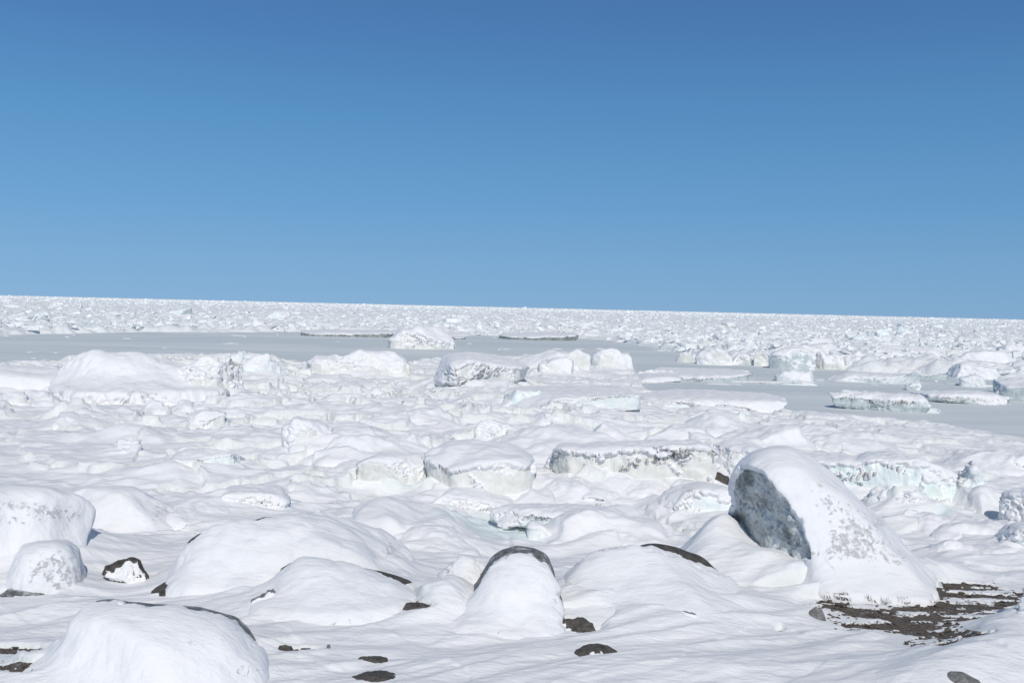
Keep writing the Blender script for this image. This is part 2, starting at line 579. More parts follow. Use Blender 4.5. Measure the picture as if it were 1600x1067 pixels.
def grid_quads(nr, nc, wrap=False):
    i = np.arange(nr - 1)[:, None]
    j = np.arange(nc if wrap else nc - 1)[None]
    j2 = (j + 1) % nc
    return np.stack([i * nc + j, i * nc + j2, (i + 1) * nc + j2, (i + 1) * nc + j], -1).reshape(-1, 4)

# ------------------------------------------------------------------ the things: shapes grown from an outline seen from the shore
SKIRTS = []      # snow banked against each thing: x, y, radius across, radius along, height
THINGS = 0

def resample(vals_fn, n, lo, hi, closed=False, dense=1600):
    t = np.linspace(lo, hi, dense)
    P = vals_fn(t)
    L = np.concatenate([[0], np.cumsum(np.linalg.norm(np.diff(P, axis=0), axis=1))])
    s = np.linspace(0, L[-1], n + 1)[:-1] if closed else np.linspace(0, L[-1], n)
    return np.interp(s, L, t)

def body(outline, by, df=.5, db=.7, sq=2.6, lean=0.0, seed=0, rough=.05, fine=.0, cuts=(), bx=None, res=1.0,
         tumble=0.0, ground=None, smooth_out=3.0, yaw=0.0, wf=None, sink=.25, facets=0, flare=(0, 0, 0)):
    """closed body whose outline from the shore is `outline` (photo px); returns base point and grid of local verts"""
    o = np.array(outline, float)
    if wf:
        q0 = ground_hit((o[:, 0].min() + o[:, 0].max()) / 2 if bx is None else bx, by)
        D0 = math.hypot(q0[0], q0[1])
        hgt = (by - o[:, 1].min()) * wf * D0 / FPX
        yhz = 461 + .02375 * o[:, 0].mean()
        D2 = (CAM_Z - q0[2] - hgt) / max((o[:, 1].min() - yhz) / FPX, .004)
        wm0 = (o[:, 0].max() - o[:, 0].min()) * D0 / FPX
        tot = max(.15 * wm0, min(D2 - D0, 2.2 * wm0)) / wm0
        df, db = tot * .45, tot * .55
        k_ = wf * (D0 + .36 * tot * wm0 ) / D0 * (1 if D2 > D0 else 1)
        # the outline is read at mid depth, where the same foot stands a little higher in the picture
        sh = (CAM_Z - q0[2]) * FPX * (1 / D0 - 1 / (D0 + df * wm0 * .8))
        o[:, 1] = np.where(o[:, 1] >= by - 1, o[:, 1], by - sh - (by - o[:, 1]) * wf * .92)
        lean = 0.0
    x0, x1 = o[:, 0].min(), o[:, 0].max()
    yt = o[:, 1].min()
    cx = (x0 + x1) / 2 if bx is None else bx
    P = ground_hit(cx, by) if ground is None else np.array(ground, float)
    n = np.array([P[0], P[1]]) - CP[:2]
    D = np.linalg.norm(n)
    n /= D
    u = np.array([n[1], -n[0]])
    wm = (x1 - x0) * D / FPX
    DF, DB = df * wm, db * wm
    Pm = P[:2] + n * DF * .8
    pts = []
    for (a, b_) in o:
        d = ray(a, b_)
        tt = ((Pm - CP[:2]) @ n) / (d[:2] @ n)
        q = CP + d * tt
        pts.append(((q[:2] - Pm) @ u, q[2] - P[2]))
    pts = np.array(pts)
    lo = -sink * (pts[:, 1].max()) - .1
    fine = min(fine, .05 * (pts[:, 1].max()))
    pts[:, 1] = np.where(o[:, 1] >= by - max(1.0, .09 * (by - yt)), np.minimum(pts[:, 1], lo), pts[:, 1])
    hu = (pts[:, 0].max() - pts[:, 0].min()) / 2
    cu = (pts[:, 0].max() + pts[:, 0].min()) / 2
    hv = (pts[:, 1].max() - pts[:, 1].min()) / 2
    cv = (pts[:, 1].max() + pts[:, 1].min()) / 2
    q = np.vstack([pts, pts[:1]])
    dense = np.vstack([np.linspace(q[k], q[k + 1], 60, endpoint=False) for k in range(len(pts))])
    dn = (dense - [cu, cv]) / [hu, hv]
    an = np.arctan2(dn[:, 1], dn[:, 0])
    rr = np.hypot(dn[:, 0], dn[:, 1])
    srt = np.argsort(an)
    an, rr = an[srt], rr[srt]
    ga = np.linspace(-np.pi, np.pi, 720, endpoint=False)
    gr = np.interp(ga, an, rr, period=2 * np.pi)
    kk = max(1.0, smooth_out)
    kern = np.exp(-(np.arange(-24, 25) / (kk * 2)) ** 2)
    kern /= kern.sum()
    gr = np.convolve(np.concatenate([gr[-24:], gr, gr[:24]]), kern, 'valid')
    rf = lambda th: np.interp(th, ga, gr, period=2 * np.pi)
    wpx = (x1 - x0) * .64
    hpx = max(by - yt, 8) * .64
    nth = int(np.clip((wpx + hpx) * 1.9 * res, 40, 620))
    nph = int(np.clip((wpx * .8 + hpx) * 1.0 * res, 22, 330))
    th = resample(lambda a: np.stack([rf(a) * np.cos(a) * hu, rf(a) * np.sin(a) * hv], -1), nth, -np.pi, np.pi, True)
    p = 2.0 / sq
    hm = (hu + hv) / 2
    spw = lambda s, e: np.sign(s) * np.abs(s) ** e
    def prof(a):
        return np.stack([spw(np.sin(a), p) * hm, spw(np.cos(a), p) * (DF + DB) / 2], -1)
    ph = resample(prof, nph, 0.0, np.pi, dense=6000)
    S = spw(np.sin(ph), p)[:, None]
    C = spw(np.cos(ph), p)[:, None]
    r = rf(th)[None]
    U = cu + S * r * np.cos(th)[None] * hu
    V = cv + S * r * np.sin(th)[None] * hv
    Nn = np.where(C > 0, -C * DF, -C * DB) + 0 * U
    vt = pts[:, 1].max()
    if lean:
        Nn = Nn - lean * np.clip(vt - V, 0, None) * sstep(-.3, .6, C)
    G = np.stack([U, Nn, V], -1)           # local: right, away, up
    size = 2 * min(hu, hv * 1.2, (DF + DB) / 2)
    for (c_, nn, sharp) in cuts:
        nn = np.array(nn, float)
        nn /= np.linalg.norm(nn)
        s = (G - np.array(c_, float)) @ nn
        k = sharp
        sp = np.where(s / k > 30, s, k * np.log1p(np.exp(np.clip(s / k, -40, 30))))
        G = G - nn * sp[..., None]
    if wf:
        an_ = np.arctan2(G[..., 1] / (DF + DB) * 2, (G[..., 0] - cu) / hu)
        q_ = np.stack([np.cos(an_) * 1.1, np.sin(an_) * 1.1, 0 * an_], -1)
        fct = 1 + .20 * perlin3(q_ * 1.3, seed + 20) + .09 * perlin3(q_ * 4, seed + 21) - .02
        G = np.stack([cu + (G[..., 0] - cu) * fct, G[..., 1] * fct, G[..., 2]], -1)
    if facets:
        rf_ = np.random.RandomState(seed + 900)
        for _k in range(facets):
            a_ = rf_.rand() * 2 * np.pi if wf else -np.pi * rf_.rand() * 1.0 + (0 if rf_.rand() < .75 else np.pi)
            zz = (rf_.rand() * .5 - .2) if wf else (rf_.rand() * 1.3 - .25 if sink < .5 else rf_.rand() * 1.3 + .12)
            nn = np.array([np.cos(a_), np.sin(a_), zz])
            if not wf and rf_.rand() < .3:
                nn = np.array([rf_.randn() * .35, rf_.randn() * .35, 1.0])
            sc3 = np.array([1 / hu, 2 / (DF + DB), 1 / max(vt, .05)])
            nn = nn * sc3
            nn /= np.linalg.norm(nn)
            dd = G @ nn
            hi_, lo_ = dd.max(), dd.min()
            cut = hi_ - (hi_ - lo_) * (.05 + .13 * rf_.rand())
            k = .012 * (hi_ - lo_) + .004
            s = (dd - cut) / k
            G = G - nn * (k * np.logaddexp(0, np.clip(s, -60, 4000)))[..., None]
    if flare[0] or flare[1] or flare[2]:
        f_ = np.exp(-np.clip(G[..., 2] + .02, 0, None) / (.17 * vt))
        fr_ = sstep(-.5, .5, C)
        G = G.copy()
        if sink >= .5:
            G[..., 2] = G[..., 2] - .5 * sstep(.03, -.25, G[..., 2] / vt)
        du_ = G[..., 0] - cu
        fl_ = np.where(du_ < 0, flare[0], flare[1])
        G[..., 0] = G[..., 0] + np.sign(du_) * sstep(0, .5, np.abs(du_) / hu) * fl_ * vt * f_
        G[..., 1] = G[..., 1] - flare[2] * vt * f_ * fr_
    def normals(G):
        du = np.roll(G, -1, 1) - np.roll(G, 1, 1)
        dv = np.gradient(G, axis=0)
        nv = np.cross(dv, du)
        nv /= np.linalg.norm(nv, axis=-1)[..., None] + 1e-9
        cen = G.mean((0, 1))
        if ((G - cen) * nv).sum(-1).mean() < 0:
            nv = -nv
        return nv
    G[0] = G[0].mean(0); G[-1] = G[-1].mean(0)
    nv = normals(G)
    nv[0] = nv[1].mean(0); nv[-1] = nv[-2].mean(0)
    q3 = G + seed * 1.37
    qv = q3 * [1, 1, .45]
    off = rough * size * (fbm3(q3 / (size * .55), seed, 3, .5))
    off = off + fine * (fbm3(qv / (max(size * .16, .1)), seed + 5, 3, .55)) * (1 - .75 * sstep(.45, .8, nv[..., 2]))
    # the drift side stays gentle at the very poles
    G = G + nv * off[..., None]
    nv = normals(G)
    for i_, j_ in ((0, 1), (-1, -2)):
        nv[i_] = nv[j_].mean(0) / (np.linalg.norm(nv[j_].mean(0)) + 1e-9)
    # to world-oriented local
    R = np.array([[u[0], n[0], 0], [u[1], n[1], 0], [0, 0, 1]])
    W = G @ R.T
    W[..., :2] += (Pm - P[:2])
    wn = nv @ R.T
    return dict(P=P, G=G, W=W, n=wn, ln=nv, nr=nph, nc=nth, size=size, hu=hu, h=vt, lean=lean, C=C + 0 * U, TH=th[None] + 0 * U, D=D, u=u, nvec=n, Pm=Pm, DF=DF, DB=DB)

def split_mesh(B, crit, thick, name_a, mat_a, name_b, mat_b, parent, speck=None, lab_a=None, lab_b=None, rough_bare=0.0, islands=True):
    """a = bare body where crit < 0, b = snow lying where crit > 0"""
    nr, nc = B['nr'], B['nc']
    quads = grid_quads(nr, nc, True)
    W = B['W'].reshape(-1, 3)
    wn = B['n'].reshape(-1, 3)
    cf = crit.reshape(-1)
    lift = thick * sstep(0, .22, cf)
    if rough_bare:
        q_ = B['G'].reshape(-1, 3)
        lift = lift - rough_bare * (.5 + fbm3(q_ / .22, 77, 4, .6)) * sstep(0.0, -.18, cf)
    V = W + wn * lift[:, None]
    fc = cf[quads].mean(1) > 0
    if not islands:                      # keep only the largest connected snow patch
        g_ = fc.reshape(nr - 1, nc)
        L = np.where(g_, np.arange(g_.size).reshape(g_.shape) + 1, 0)
        for _ in range(600):
            L2 = L.copy()
            for sh, ax in ((1, 0), (-1, 0), (1, 1), (-1, 1)):
                q_ = np.roll(L, sh, ax)
                if ax == 0:
                    q_[0 if sh == 1 else -1] = 0
                L2 = np.where(g_, np.maximum(L2, q_), 0)
            if (L2 == L).all(): break
            L = L2
        ids, cn = np.unique(L[L > 0], return_counts=True)
        if len(ids):
            fc = (L == ids[cn.argmax()]).reshape(-1)
    caps_t = np.stack([np.zeros(nc, int) + 0, (np.arange(nc) + 1) % nc, np.arange(nc)], -1)
    outs = []
    sp = np.zeros(len(W)) if speck is None else np.minimum(speck.reshape(-1), .82)
    for sel, nm, mt, lb in ((~fc, name_a, mat_a, lab_a), (fc, name_b, mat_b, lab_b)):
        f = quads[sel]
        if len(f) < 12:
            continue
        used, inv = np.unique(f.ravel(), return_inverse=True)
        me = mesh_from(nm, V[used], quads=inv.reshape(-1, 4), material=mt, attrs={'speck': sp[used]})
        o = link(nm, me, parent=parent)
        if lb: o['label'] = lb
        outs.append(o)
    return outs

def single_mesh(B, name, mt, speck=None, loc=None, parent=None):
    W = B['W'].reshape(-1, 3)
    sp = np.zeros(len(W)) if speck is None else np.minimum(speck.reshape(-1), .82)
    me = mesh_from(name, W, quads=grid_quads(B['nr'], B['nc'], True), material=mt, attrs={'speck': sp})
    return link(name, me, loc if loc is not None else B['P'], parent)

def empty(name, loc):
    e = bpy.data.objects.new(name, None)
    e.empty_display_size = .3
    COL.objects.link(e)
    e.location = loc
    return e

def skirt(B, hgt=.12, grow=1.25):
    ln_ = min(B['lean'] * B['h'] * .7, 1.5 * B['h'] + .3)
    rn = (B['DF'] + B['DB']) * .5 + ln_ * .35
    P = B['Pm'] + B['nvec'] * ((B['DB'] - B['DF']) * .5 - ln_ * .35)
    SKIRTS.append((P[0], P[1], B['u'], B['nvec'], B['hu'] * .95, rn * .95, hgt * 2.6 * min(B['h'], 1.2), max(.35, B['h'] * .55) * grow))

def boxline(x0, x1, yt, yb, seed=0, jag=.08, sq=3.2, skew=0.0):
    """a lumpy block outline with a level base"""
    rs = np.random.RandomState(seed + 11)
    cx, hw = (x0 + x1) / 2, (x1 - x0) / 2
    pts = []
    ph = rs.rand(4) * 6.28
    for k in range(29):
        a = math.pi * k / 28
        c, s = math.cos(a), math.sin(a)
        e = 2 / sq
        X = abs(c) ** e * (1 if c > 0 else -1)
        Y = abs(s) ** e
        j = jag * (math.sin(3 * a + ph[0]) + .7 * math.sin(5 * a + ph[1]) + .5 * math.sin(9 * a + ph[2]) + .35 * math.sin(14 * a + ph[3]))
        Y = Y * (1 - 1.2 * jag + j + skew * X)
        pts.append((cx + hw * X * (.96 if s < .3 else 1), yb - (yb - yt) * max(Y, 0)))
    pts.append((x0 + (x1 - x0) * .04, yb + 2)); pts.append((cx, yb + 2)); pts.insert(0, (x1 - (x1 - x0) * .04, yb + 2))
    return pts

def slab_thing(label, box, style='ice', name='ice_block', cat='ice block', seed=0, df=.35, db=.6, sq=4.0, osq=3.4, jag=.08,
               rough=.045, fine=.025, thr=.42, thick=.05, skew=0.0, lean=0.1, group=None, outline=None, sk=.1, tumble=.15, cuts=None, speck=0.0, skw=1.2, wob=.2, wf=None, sink=.25, facets=6, flare=(0, 0, 0)):
    x0, x1, yt, yb = box
    ol = outline or boxline(x0, x1, yt, yb, seed, jag, osq, skew)
    rs = np.random.RandomState(seed + 3)
    B = body(ol, yb, df, db, sq, lean, seed, rough, fine, cuts or (), wf=wf, sink=sink, facets=facets, flare=flare)
    e = empty(name, B['P'])
    s = B['size']
    nz = B['n'][..., 2]
    crit = nz - thr + wob * fbm3(B['G'] / max(.35 * s, .12), seed + 9, 3) 
    spk = None
    if speck:
        spk = speck * np.clip(.5 + .9 * perlin3(B['G'] / (.6 * s), seed + 2), 0, 1)
    nm = {'ice': 'ice_wall', 'cream': 'ice_wall', 'grey': 'ice_wall', 'cyan': 'ice_wall', 'darkice': 'ice_wall', 'rock': 'stone_body', 'greyrock': 'stone_body'}[style]
    split_mesh(B, crit, thick, nm, M[style], 'snow_cap', M['snow'], e, spk)
    tag(e, label, cat, group)
    if sk: skirt(B, sk, skw)
    return e, B

def snow_thing(label, box, name='snow_covered_block', cat='snow block', seed=0, df=.4, db=.6, sq=2.8, osq=2.6, jag=.07, rough=.06, fine=.012,
               lean=.7, outline=None, group=None, sk=.12, speck=0.0, spc=None, skew=0.0, cuts=(), skw=1.3, facets=5, flare=(.6, .6, .7), flt=None):
    x0, x1, yt, yb = box
    ol = outline or boxline(x0, x1, yt, yb, seed, jag, osq, skew)
    B = body(ol, yb, df, db, sq, lean, seed, rough, fine, cuts, sink=.8, facets=facets, flare=flare)
    spk = np.zeros(B['W'].shape[:2])
    if speck:
        spk = spk + speck * np.clip(.3 + perlin3(B['G'] / (.5 * B['size']), seed + 2), 0, 1)
    if spc:
        px, py = proj(B['W'][..., 0] + B['P'][0], B['W'][..., 1] + B['P'][1], B['W'][..., 2] + B['P'][2])
        front = (B['ln'][..., 1] < .35)
        for g_ in spc:
            spk = spk + g_[4] * np.exp(-((px - g_[0]) / g_[2]) ** 2 - ((py - g_[1]) / g_[3]) ** 2) * front
    o = single_mesh(B, name, M['snow'], spk)
    tag(o, label, cat, group)
    if sk: skirt(B, sk, skw)
    return o, B

def rim_thing(label, outline, by, wdir, thr, name='snow_covered_boulder', cat='boulder', seed=0, df=.4, db=.35, sq=2.5, lean=.5, rough=.03,
              fine=.012, mt='rock', thick=.07, spc=None, sk=.12, wob=.12, skw=1.3, bx=None, mn='rock_body', cuts=(), rims=((0, .5), (180, .5)), facets=0, flare=(.3, .2, .8)):
    B = body(outline, by, df, db, sq, lean, seed, rough, fine, cuts, bx=bx, sink=.7, facets=facets, flare=flare)
    e = empty(name, B['P'])
    wd = np.array(wdir, float)
    wd /= np.linalg.norm(wd)
    ang = [a_ for a_, c_ in rims]
    c0 = np.interp(np.degrees(B['TH']) % 360, ang, [c_ for a_, c_ in rims], period=360)
    crit = B['C'] - c0 + wob * fbm3(B['G'] / .22, seed + 4, 3)
    spk = np.zeros(B['W'].shape[:2])
    if spc:
        px, py = proj(B['W'][..., 0] + B['P'][0], B['W'][..., 1] + B['P'][1], B['W'][..., 2] + B['P'][2])
        for g_ in spc:
            spk = spk + g_[4] * np.exp(-((px - g_[0]) / g_[2]) ** 2 - ((py - g_[1]) / g_[3]) ** 2) * (B['ln'][..., 1] < .35)
    split_mesh(B, crit, thick, mn, M[mt], 'snow_cover', M['snow'], e, spk)
    tag(e, label, cat)
    if sk: skirt(B, sk, skw)
    return e, B

# ---- foreground boulders plastered with wind-packed snow
rim_thing('big snow plastered boulder in the lower left corner with a grey rock rim on top',
    [(60, 1085), (85, 1040), (105, 1010), (116, 985), (122, 965), (150, 950), (200, 941), (255, 938), (300, 943), (345, 952), (372, 970), (385, 985), (400, 996), (405, 1030), (398, 1062), (385, 1085)],
    1080, (0, -1, 0), 0, seed=1, rims=((0, .15), (20, .20), (45, .22), (80, .12), (115, -.05), (145, -.1), (180, -.5), (200, -.6), (330, -.3)), facets=2, flare=(.5, 0, .3), df=.42, db=.40, sq=2.6, lean=.35, mt='frostrock', thick=.07, sk=.04, skw=1.2, wob=.16, rough=.03,
    spc=[(315, 1010, 35, 8, .55), (375, 1055, 25, 12, .8), (365, 985, 25, 10, .5)])
snow_thing('small rounded snowy boulder speckled dark on its right, before the big left boulder', (5, 138, 843, 928), name='snow_covered_boulder', cat='boulder',
    outline=[(2, 932), (8, 905), (22, 872), (35, 853), (60, 845), (85, 843), (108, 848), (122, 862), (128, 885), (136, 905), (138, 930)], seed=2, df=.40, db=.45, sq=2.6, lean=.15, rough=.04,
    spc=[(85, 875, 35, 18, .75), (105, 905, 40, 26, .95), (60, 895, 20, 14, .6), (120, 915, 20, 14, .8)], flare=(0, 0, 0), facets=0, sk=.05)
snow_thing('large flat topped snow covered boulder at the left edge with grey specks across its face', (-90, 150, 755, 885), name='snow_covered_boulder', cat='boulder',
    outline=[(-95, 890), (-100, 800), (-80, 765), (-30, 756), (20, 755), (70, 755), (105, 762), (135, 772), (149, 790), (147, 812), (138, 836), (134, 860), (132, 888)], seed=3, df=.28, db=.42, sq=3.2, lean=.12, rough=.035,
    spc=[(20, 790, 45, 10, .75), (80, 800, 35, 14, .75), (110, 805, 30, 10, .6), (10, 815, 40, 10, .6)], flare=(0, 0, .35), facets=3, sk=.1)
snow_thing('long low snow covered block behind the big left boulder, its right end stained grey', (110, 277, 765, 828), name='snow_covered_boulder', cat='boulder',
    outline=[(100, 832), (105, 775), (130, 766), (180, 765), (220, 768), (262, 776), (272, 785), (277, 805), (270, 820), (255, 830)], seed=4, df=.25, db=.4, sq=3.4, lean=.25, rough=.04,
    spc=[(250, 797, 20, 14, .9), (150, 783, 16, 5, .7), (238, 815, 16, 6, .5)], flare=(0, .1, .5), facets=4, sk=.08)
rim_thing('long whale backed snow covered boulder with dark bits on its upper left edge',
    [(282, 905), (288, 865), (296, 848), (315, 834), (355, 823), (405, 817), (450, 811), (510, 808), (560, 812), (598, 823), (620, 842), (636, 862), (643, 885), (640, 908)],
    905, (0, -1, 0), 0, seed=5, rims=((0, -.7), (60, -.6), (95, -.3), (112, .02), (130, .06), (160, .14), (180, -.2), (200, -.6)), facets=2, cuts=[((0, -.45, .80), (0, -.78, .62), .07)], flare=(.15, 0, .35), df=.28, db=.32, sq=2.5, lean=.45, mt='rock', thick=.08, rough=.045, fine=.03, wob=.20,
    spc=[(608, 868, 22, 16, .85), (520, 850, 20, 6, .3)], sk=.12, skw=1.3)
rim_thing('low drifted boulder before the whale backed one, thin dark rock crest curving down right',
    [(415, 935), (440, 890), (470, 868), (500, 866), (535, 873), (575, 882), (610, 893), (640, 909), (655, 935)],
    932, (0, -1, 0), 0, seed=6, rims=((0, .1), (40, .16), (110, .14), (140, .0), (180, -.2), (330, -.2)), facets=2, flare=(.8, .1, .8), df=.35, db=.30, sq=2.2, lean=1.0, mt='rock', thick=.05, sk=.12, skw=1.8, wob=.06)
rim_thing('steep cone shaped snowy boulder at centre with dark rock rim over top and right',
    [(700, 985), (728, 945), (748, 915), (757, 895), (768, 877), (785, 861), (805, 858), (835, 862), (858, 872), (868, 895), (874, 925), (876, 955), (872, 985)],
    966, (0, -1, 0), 0, seed=7, rims=((0, .42), (40, .34), (75, .26), (130, .27), (165, .05), (200, -.1), (330, .1), (345, .42)), facets=0, flare=(.4, .05, .5), df=.40, db=.35, sq=2.5, lean=.55, mt='frostrock', thick=.07, wob=.14, spc=[(860, 940, 12, 25, .5)], sk=.06, skw=1.2, rough=.035)
rim_thing('wide smooth snow dome right of centre with a hairline of dark rock along its crest',
    [(868, 965), (876, 915), (892, 888), (912, 872), (940, 860), (985, 854), (1030, 853), (1065, 858), (1095, 870), (1120, 890), (1140, 925), (1160, 965)],
    958, (0, -1, 0), 0, seed=8, rims=((0, -.6), (40, -.25), (70, -.1), (130, -.04), (165, -.1), (180, -.5), (340, -.6)), facets=3, flare=(.1, .4, .6), df=.40, db=.35, sq=2.2, lean=.85, mt='rock', thick=.05, wob=.10, spc=[(1120, 905, 15, 12, .5), (895, 910, 14, 14, .55)], sk=.12, skw=1.8, rough=.03)

# ---- the tall stranded ice boulder on the right
NF = np.array([-.73, -.62, -.31]); NF /= np.linalg.norm(NF)
B = body([(1120, 935), (1128, 880), (1135, 815), (1150, 795), (1147, 770), (1149, 748), (1163, 728), (1182, 714), (1202, 707), (1234, 708), (1256, 719), (1284, 740), (1314, 765), (1344, 792), (1370, 820), (1390, 847), (1406, 872), (1418, 896), (1434, 925), (1442, 945)],
    908, df=.36, db=.34, sq=2.3, lean=.30, seed=9, smooth_out=1.6, flare=(0, .22, .35), rough=.032, fine=.03, res=1.5, bx=1300,
    cuts=[((-.97, -.60, 1.05), NF, .03), ((.55, -.45, 1.05), (.50, -.55, .66), .05), ((.15, -.9, .6), (.28, -.93, .22), .06), ((.95, -.5, .6), (.80, -.50, .30), .05)])
bg_e = empty('stranded_ice_boulder', B['P'])
crit = .80 - B['ln'] @ NF + .26 * fbm3(B['G'] / .40, 14, 4) + .10 * sstep(1.15, 1.9, B['G'][..., 2]) 
crit = np.where((B['G'][..., 2] < .35) & (B['G'][..., 0] > -.35), 1.0, crit)
pxs, pys = proj(B['W'][..., 0] + B['P'][0], B['W'][..., 1] + B['P'][1], B['W'][..., 2] + B['P'][2])
spk = 0
for g_ in [(1325, 828, 36, 34, .8), (1290, 790, 24, 18, .7), (1352, 862, 42, 26, .8), (1275, 765, 12, 12, .7), (1370, 820, 14, 14, .6), (1310, 860, 25, 16, .7), (1400, 880, 25, 14, .5), (1270, 868, 10, 6, .7)]:
    spk = spk + g_[4] * np.exp(-((pxs - g_[0]) / g_[2]) ** 2 - ((pys - g_[1]) / g_[3]) ** 2)
spk = spk * (B['ln'][..., 1] < .3)
for g_ in [(1163, 750, 12, 28, .9), (1190, 788, 14, 16, .6), (1228, 835, 12, 16, .5), (1146, 812, 12, 12, .9)]:
    spk = spk + (crit < .02) * g_[4] * np.exp(-((pxs - g_[0]) / g_[2]) ** 2 - ((pys - g_[1]) / g_[3]) ** 2)
split_mesh(B, crit, .085, 'bare_ice_face', M['dirtyice'], 'snow_cover', M['snow'], bg_e, spk, rough_bare=.05, lab_a='dark grey dirty ice face bared on the left side')
tag(bg_e, 'tall leaning snowy ice boulder on the right with bare dark grey left face', 'ice boulder')
skirt(B, .08, .9)

# ---- stones sticking out of the beach snow
def stone(label, ol, by, style='rock', seed=0, thr=None, **kw):
    a = dict(df=.2, db=.25, sq=2.2, lean=.2, rough=.07, fine=.02, smooth_out=1.2)
    a.update(kw)
    B = body(ol, by, a['df'], a['db'], a['sq'], a['lean'], seed, a['rough'], a['fine'], (), smooth_out=a['smooth_out'], res=1.3)
    B['P'][2] += .02
    oa = np.array(ol, float)
    if np.ptp(oa[:, 0]) > 2.4 * np.ptp(oa[:, 1]): B['W'][..., 2] *= .72
    if thr is None:
        o = single_mesh(B, 'stone', M[style])
        tag(o, label, 'stone')
        return o
    e = empty('stone', B['P'])
    crit = -B['ln'][..., 1] * .9 - thr + .25 * fbm3(B['G'] / .12, seed, 3)
    split_mesh(B, crit, .02, 'stone_body', M[style], 'snow_patch', M['snow'], e, islands=False)
    tag(e, label, 'stone')
    return e
stone('black wedge shaped stone with snow on its left slope, right of the speckled boulder', [(158, 900), (163, 888), (185, 878), (205, 873), (215, 877), (232, 900), (236, 910)], 908, 'rock', 20, .55)
stone('low pointed stone breaking through the snow between the lower left boulder and the drift', [(384, 942), (400, 932), (420, 921), (436, 920), (452, 928), (470, 940)], 941, 'greyrock', 21, .35, rough=.12)
stone('dark dome of rock cut by the bottom edge of the picture left of centre', [(538, 1075), (550, 1062), (572, 1053), (598, 1050), (618, 1056), (636, 1070)], 1068, 'rock', 22, .78)
stone('flat sliver of brown rock showing just above the bottom dome of rock', [(546, 1037), (560, 1030), (585, 1028), (605, 1031), (614, 1038)], 1037, 'rock', 23)
stone('low dark arched stone in smooth snow at the bottom centre', [(890, 1022), (910, 1013), (930, 1008), (952, 1012), (974, 1022)], 1021, 'rock', 24, .85)
stone('ragged brown rock in the snow at the foot of the cone shaped boulder', [(858, 985), (862, 972), (885, 966), (912, 966), (925, 974), (932, 984)], 984, 'rock', 25, .8, rough=.12)
stone('narrow dark ledge of rock left of the ragged brown rock', [(768, 977), (775, 972), (800, 970), (822, 972), (826, 977)], 977, 'rock', 26, .8)
stone('brown rock half buried left of the cone shaped boulder, by the drift crest', [(624, 955), (634, 944), (655, 942), (674, 950), (676, 956)], 954, 'rock', 27)
stone('brown rock tucked against the upper left foot of the cone shaped boulder', [(718, 909), (728, 898), (745, 893), (762, 896), (764, 910)], 908, 'rock', 28)
snow_thing('small snow mound with a grey ice face on its left, behind the brown rocks', (693, 765, 871, 902), name='snow_covered_stone', cat='stone', seed=29, df=.3, db=.4, lean=.5, spc=[(700, 884, 14, 16, 1.2)], sk=.05)
stone('small grey pointed stone alone on the snow below the tall ice boulder', [(1261, 969), (1265, 957), (1274, 950), (1284, 954), (1296, 969)], 968, 'greyrock', 30, rough=.04)
stone('grey rounded stone cut by the bottom edge at the lower right', [(1462, 1080), (1470, 1055), (1485, 1047), (1505, 1050), (1530, 1064), (1545, 1080)], 1076, 'greyrock', 31, rough=.04)
stone('dark pebble with a lighter twin, right of the lower left boulder', [(432, 1020), (436, 1011), (446, 1008), (456, 1012), (462, 1019)], 1019, 'rock', 32)
stone('thin flat dark stone beside the pebble right of the lower left boulder', [(462, 1020), (470, 1016), (484, 1015), (492, 1020)], 1019, 'rock', 33)
stone('tiny pale grey stone standing between the pebble and the brown sliver of rock', [(508, 1018), (511, 1010), (516, 1009), (520, 1017)], 1017, 'greyrock', 34)
stone('tiny stone close against the right foot of the lower left boulder', [(404, 1027), (407, 1019), (412, 1019), (416, 1027)], 1026, 'greyrock', 35)
stone('pale flat stone in the snow just right of the wide smooth dome', [(1054, 965), (1060, 957), (1070, 955), (1090, 960), (1096, 966)], 965, 'greyrock', 36, .4)
stone('narrow grey rock crest in the snow at the left edge below the speckled boulder', [(-8, 930), (10, 925), (40, 924), (72, 929), (76, 932)], 931, 'frostrock', 37, .8)
stone('long low rock crest running above the lower left boulder', [(236, 922), (255, 914), (290, 910), (330, 911), (356, 914), (374, 920)], 921, 'rock', 38, .72, lean=.8)
slab_thing('bluish ice slab leaning at the right edge above the bottom corner', (1555, 1640, 925, 990), 'ice', 'ice_slab', 'ice slab', seed=40,
    outline=[(1575, 995), (1588, 965), (1600, 930), (1620, 915), (1660, 920), (1680, 990)], jag=.05, thr=.5)

# ---- blocks stranded behind the boulders
I = slab_thing
Sn = snow_thing
I('big rounded ice block at centre with shaded blue left side and pleated foot', (662, 834, 699, 776), 'cream', seed=50, df=.32, db=.5, sq=3.4,
  outline=[(668, 778), (664, 752), (663, 730), (668, 716), (690, 704), (730, 699), (775, 700), (805, 706), (826, 722), (834, 740), (830, 765), (815, 776)], thr=.34, wob=.25, thick=.11, lean=.12, facets=3, cuts=[((-.9, -.55, .5), (-.9, -.42, -.05), .04)])
I('cream faced ice ledge with a snowy top, left of the big rounded ice block', (556, 668, 709, 753), 'cream', 'ice_ledge', 'ice ledge', seed=51, df=.2, db=.5, thr=.38, jag=.05)
I('long snow topped ice shelf right of the big rounded block, with a dirty overhanging lip', (812, 1103, 686, 762), 'cream', 'ice_ledge', 'ice ledge', seed=52, wf=0.8, df=.14, db=.35, thr=.22, sq=3.2,
  outline=[(805, 752), (812, 728), (830, 700), (870, 692), (930, 694), (990, 688), (1040, 685), (1085, 686), (1100, 700), (1102, 730), (1096, 752), (1060, 762), (900, 762)], wob=.4, thick=.12, fine=.04)
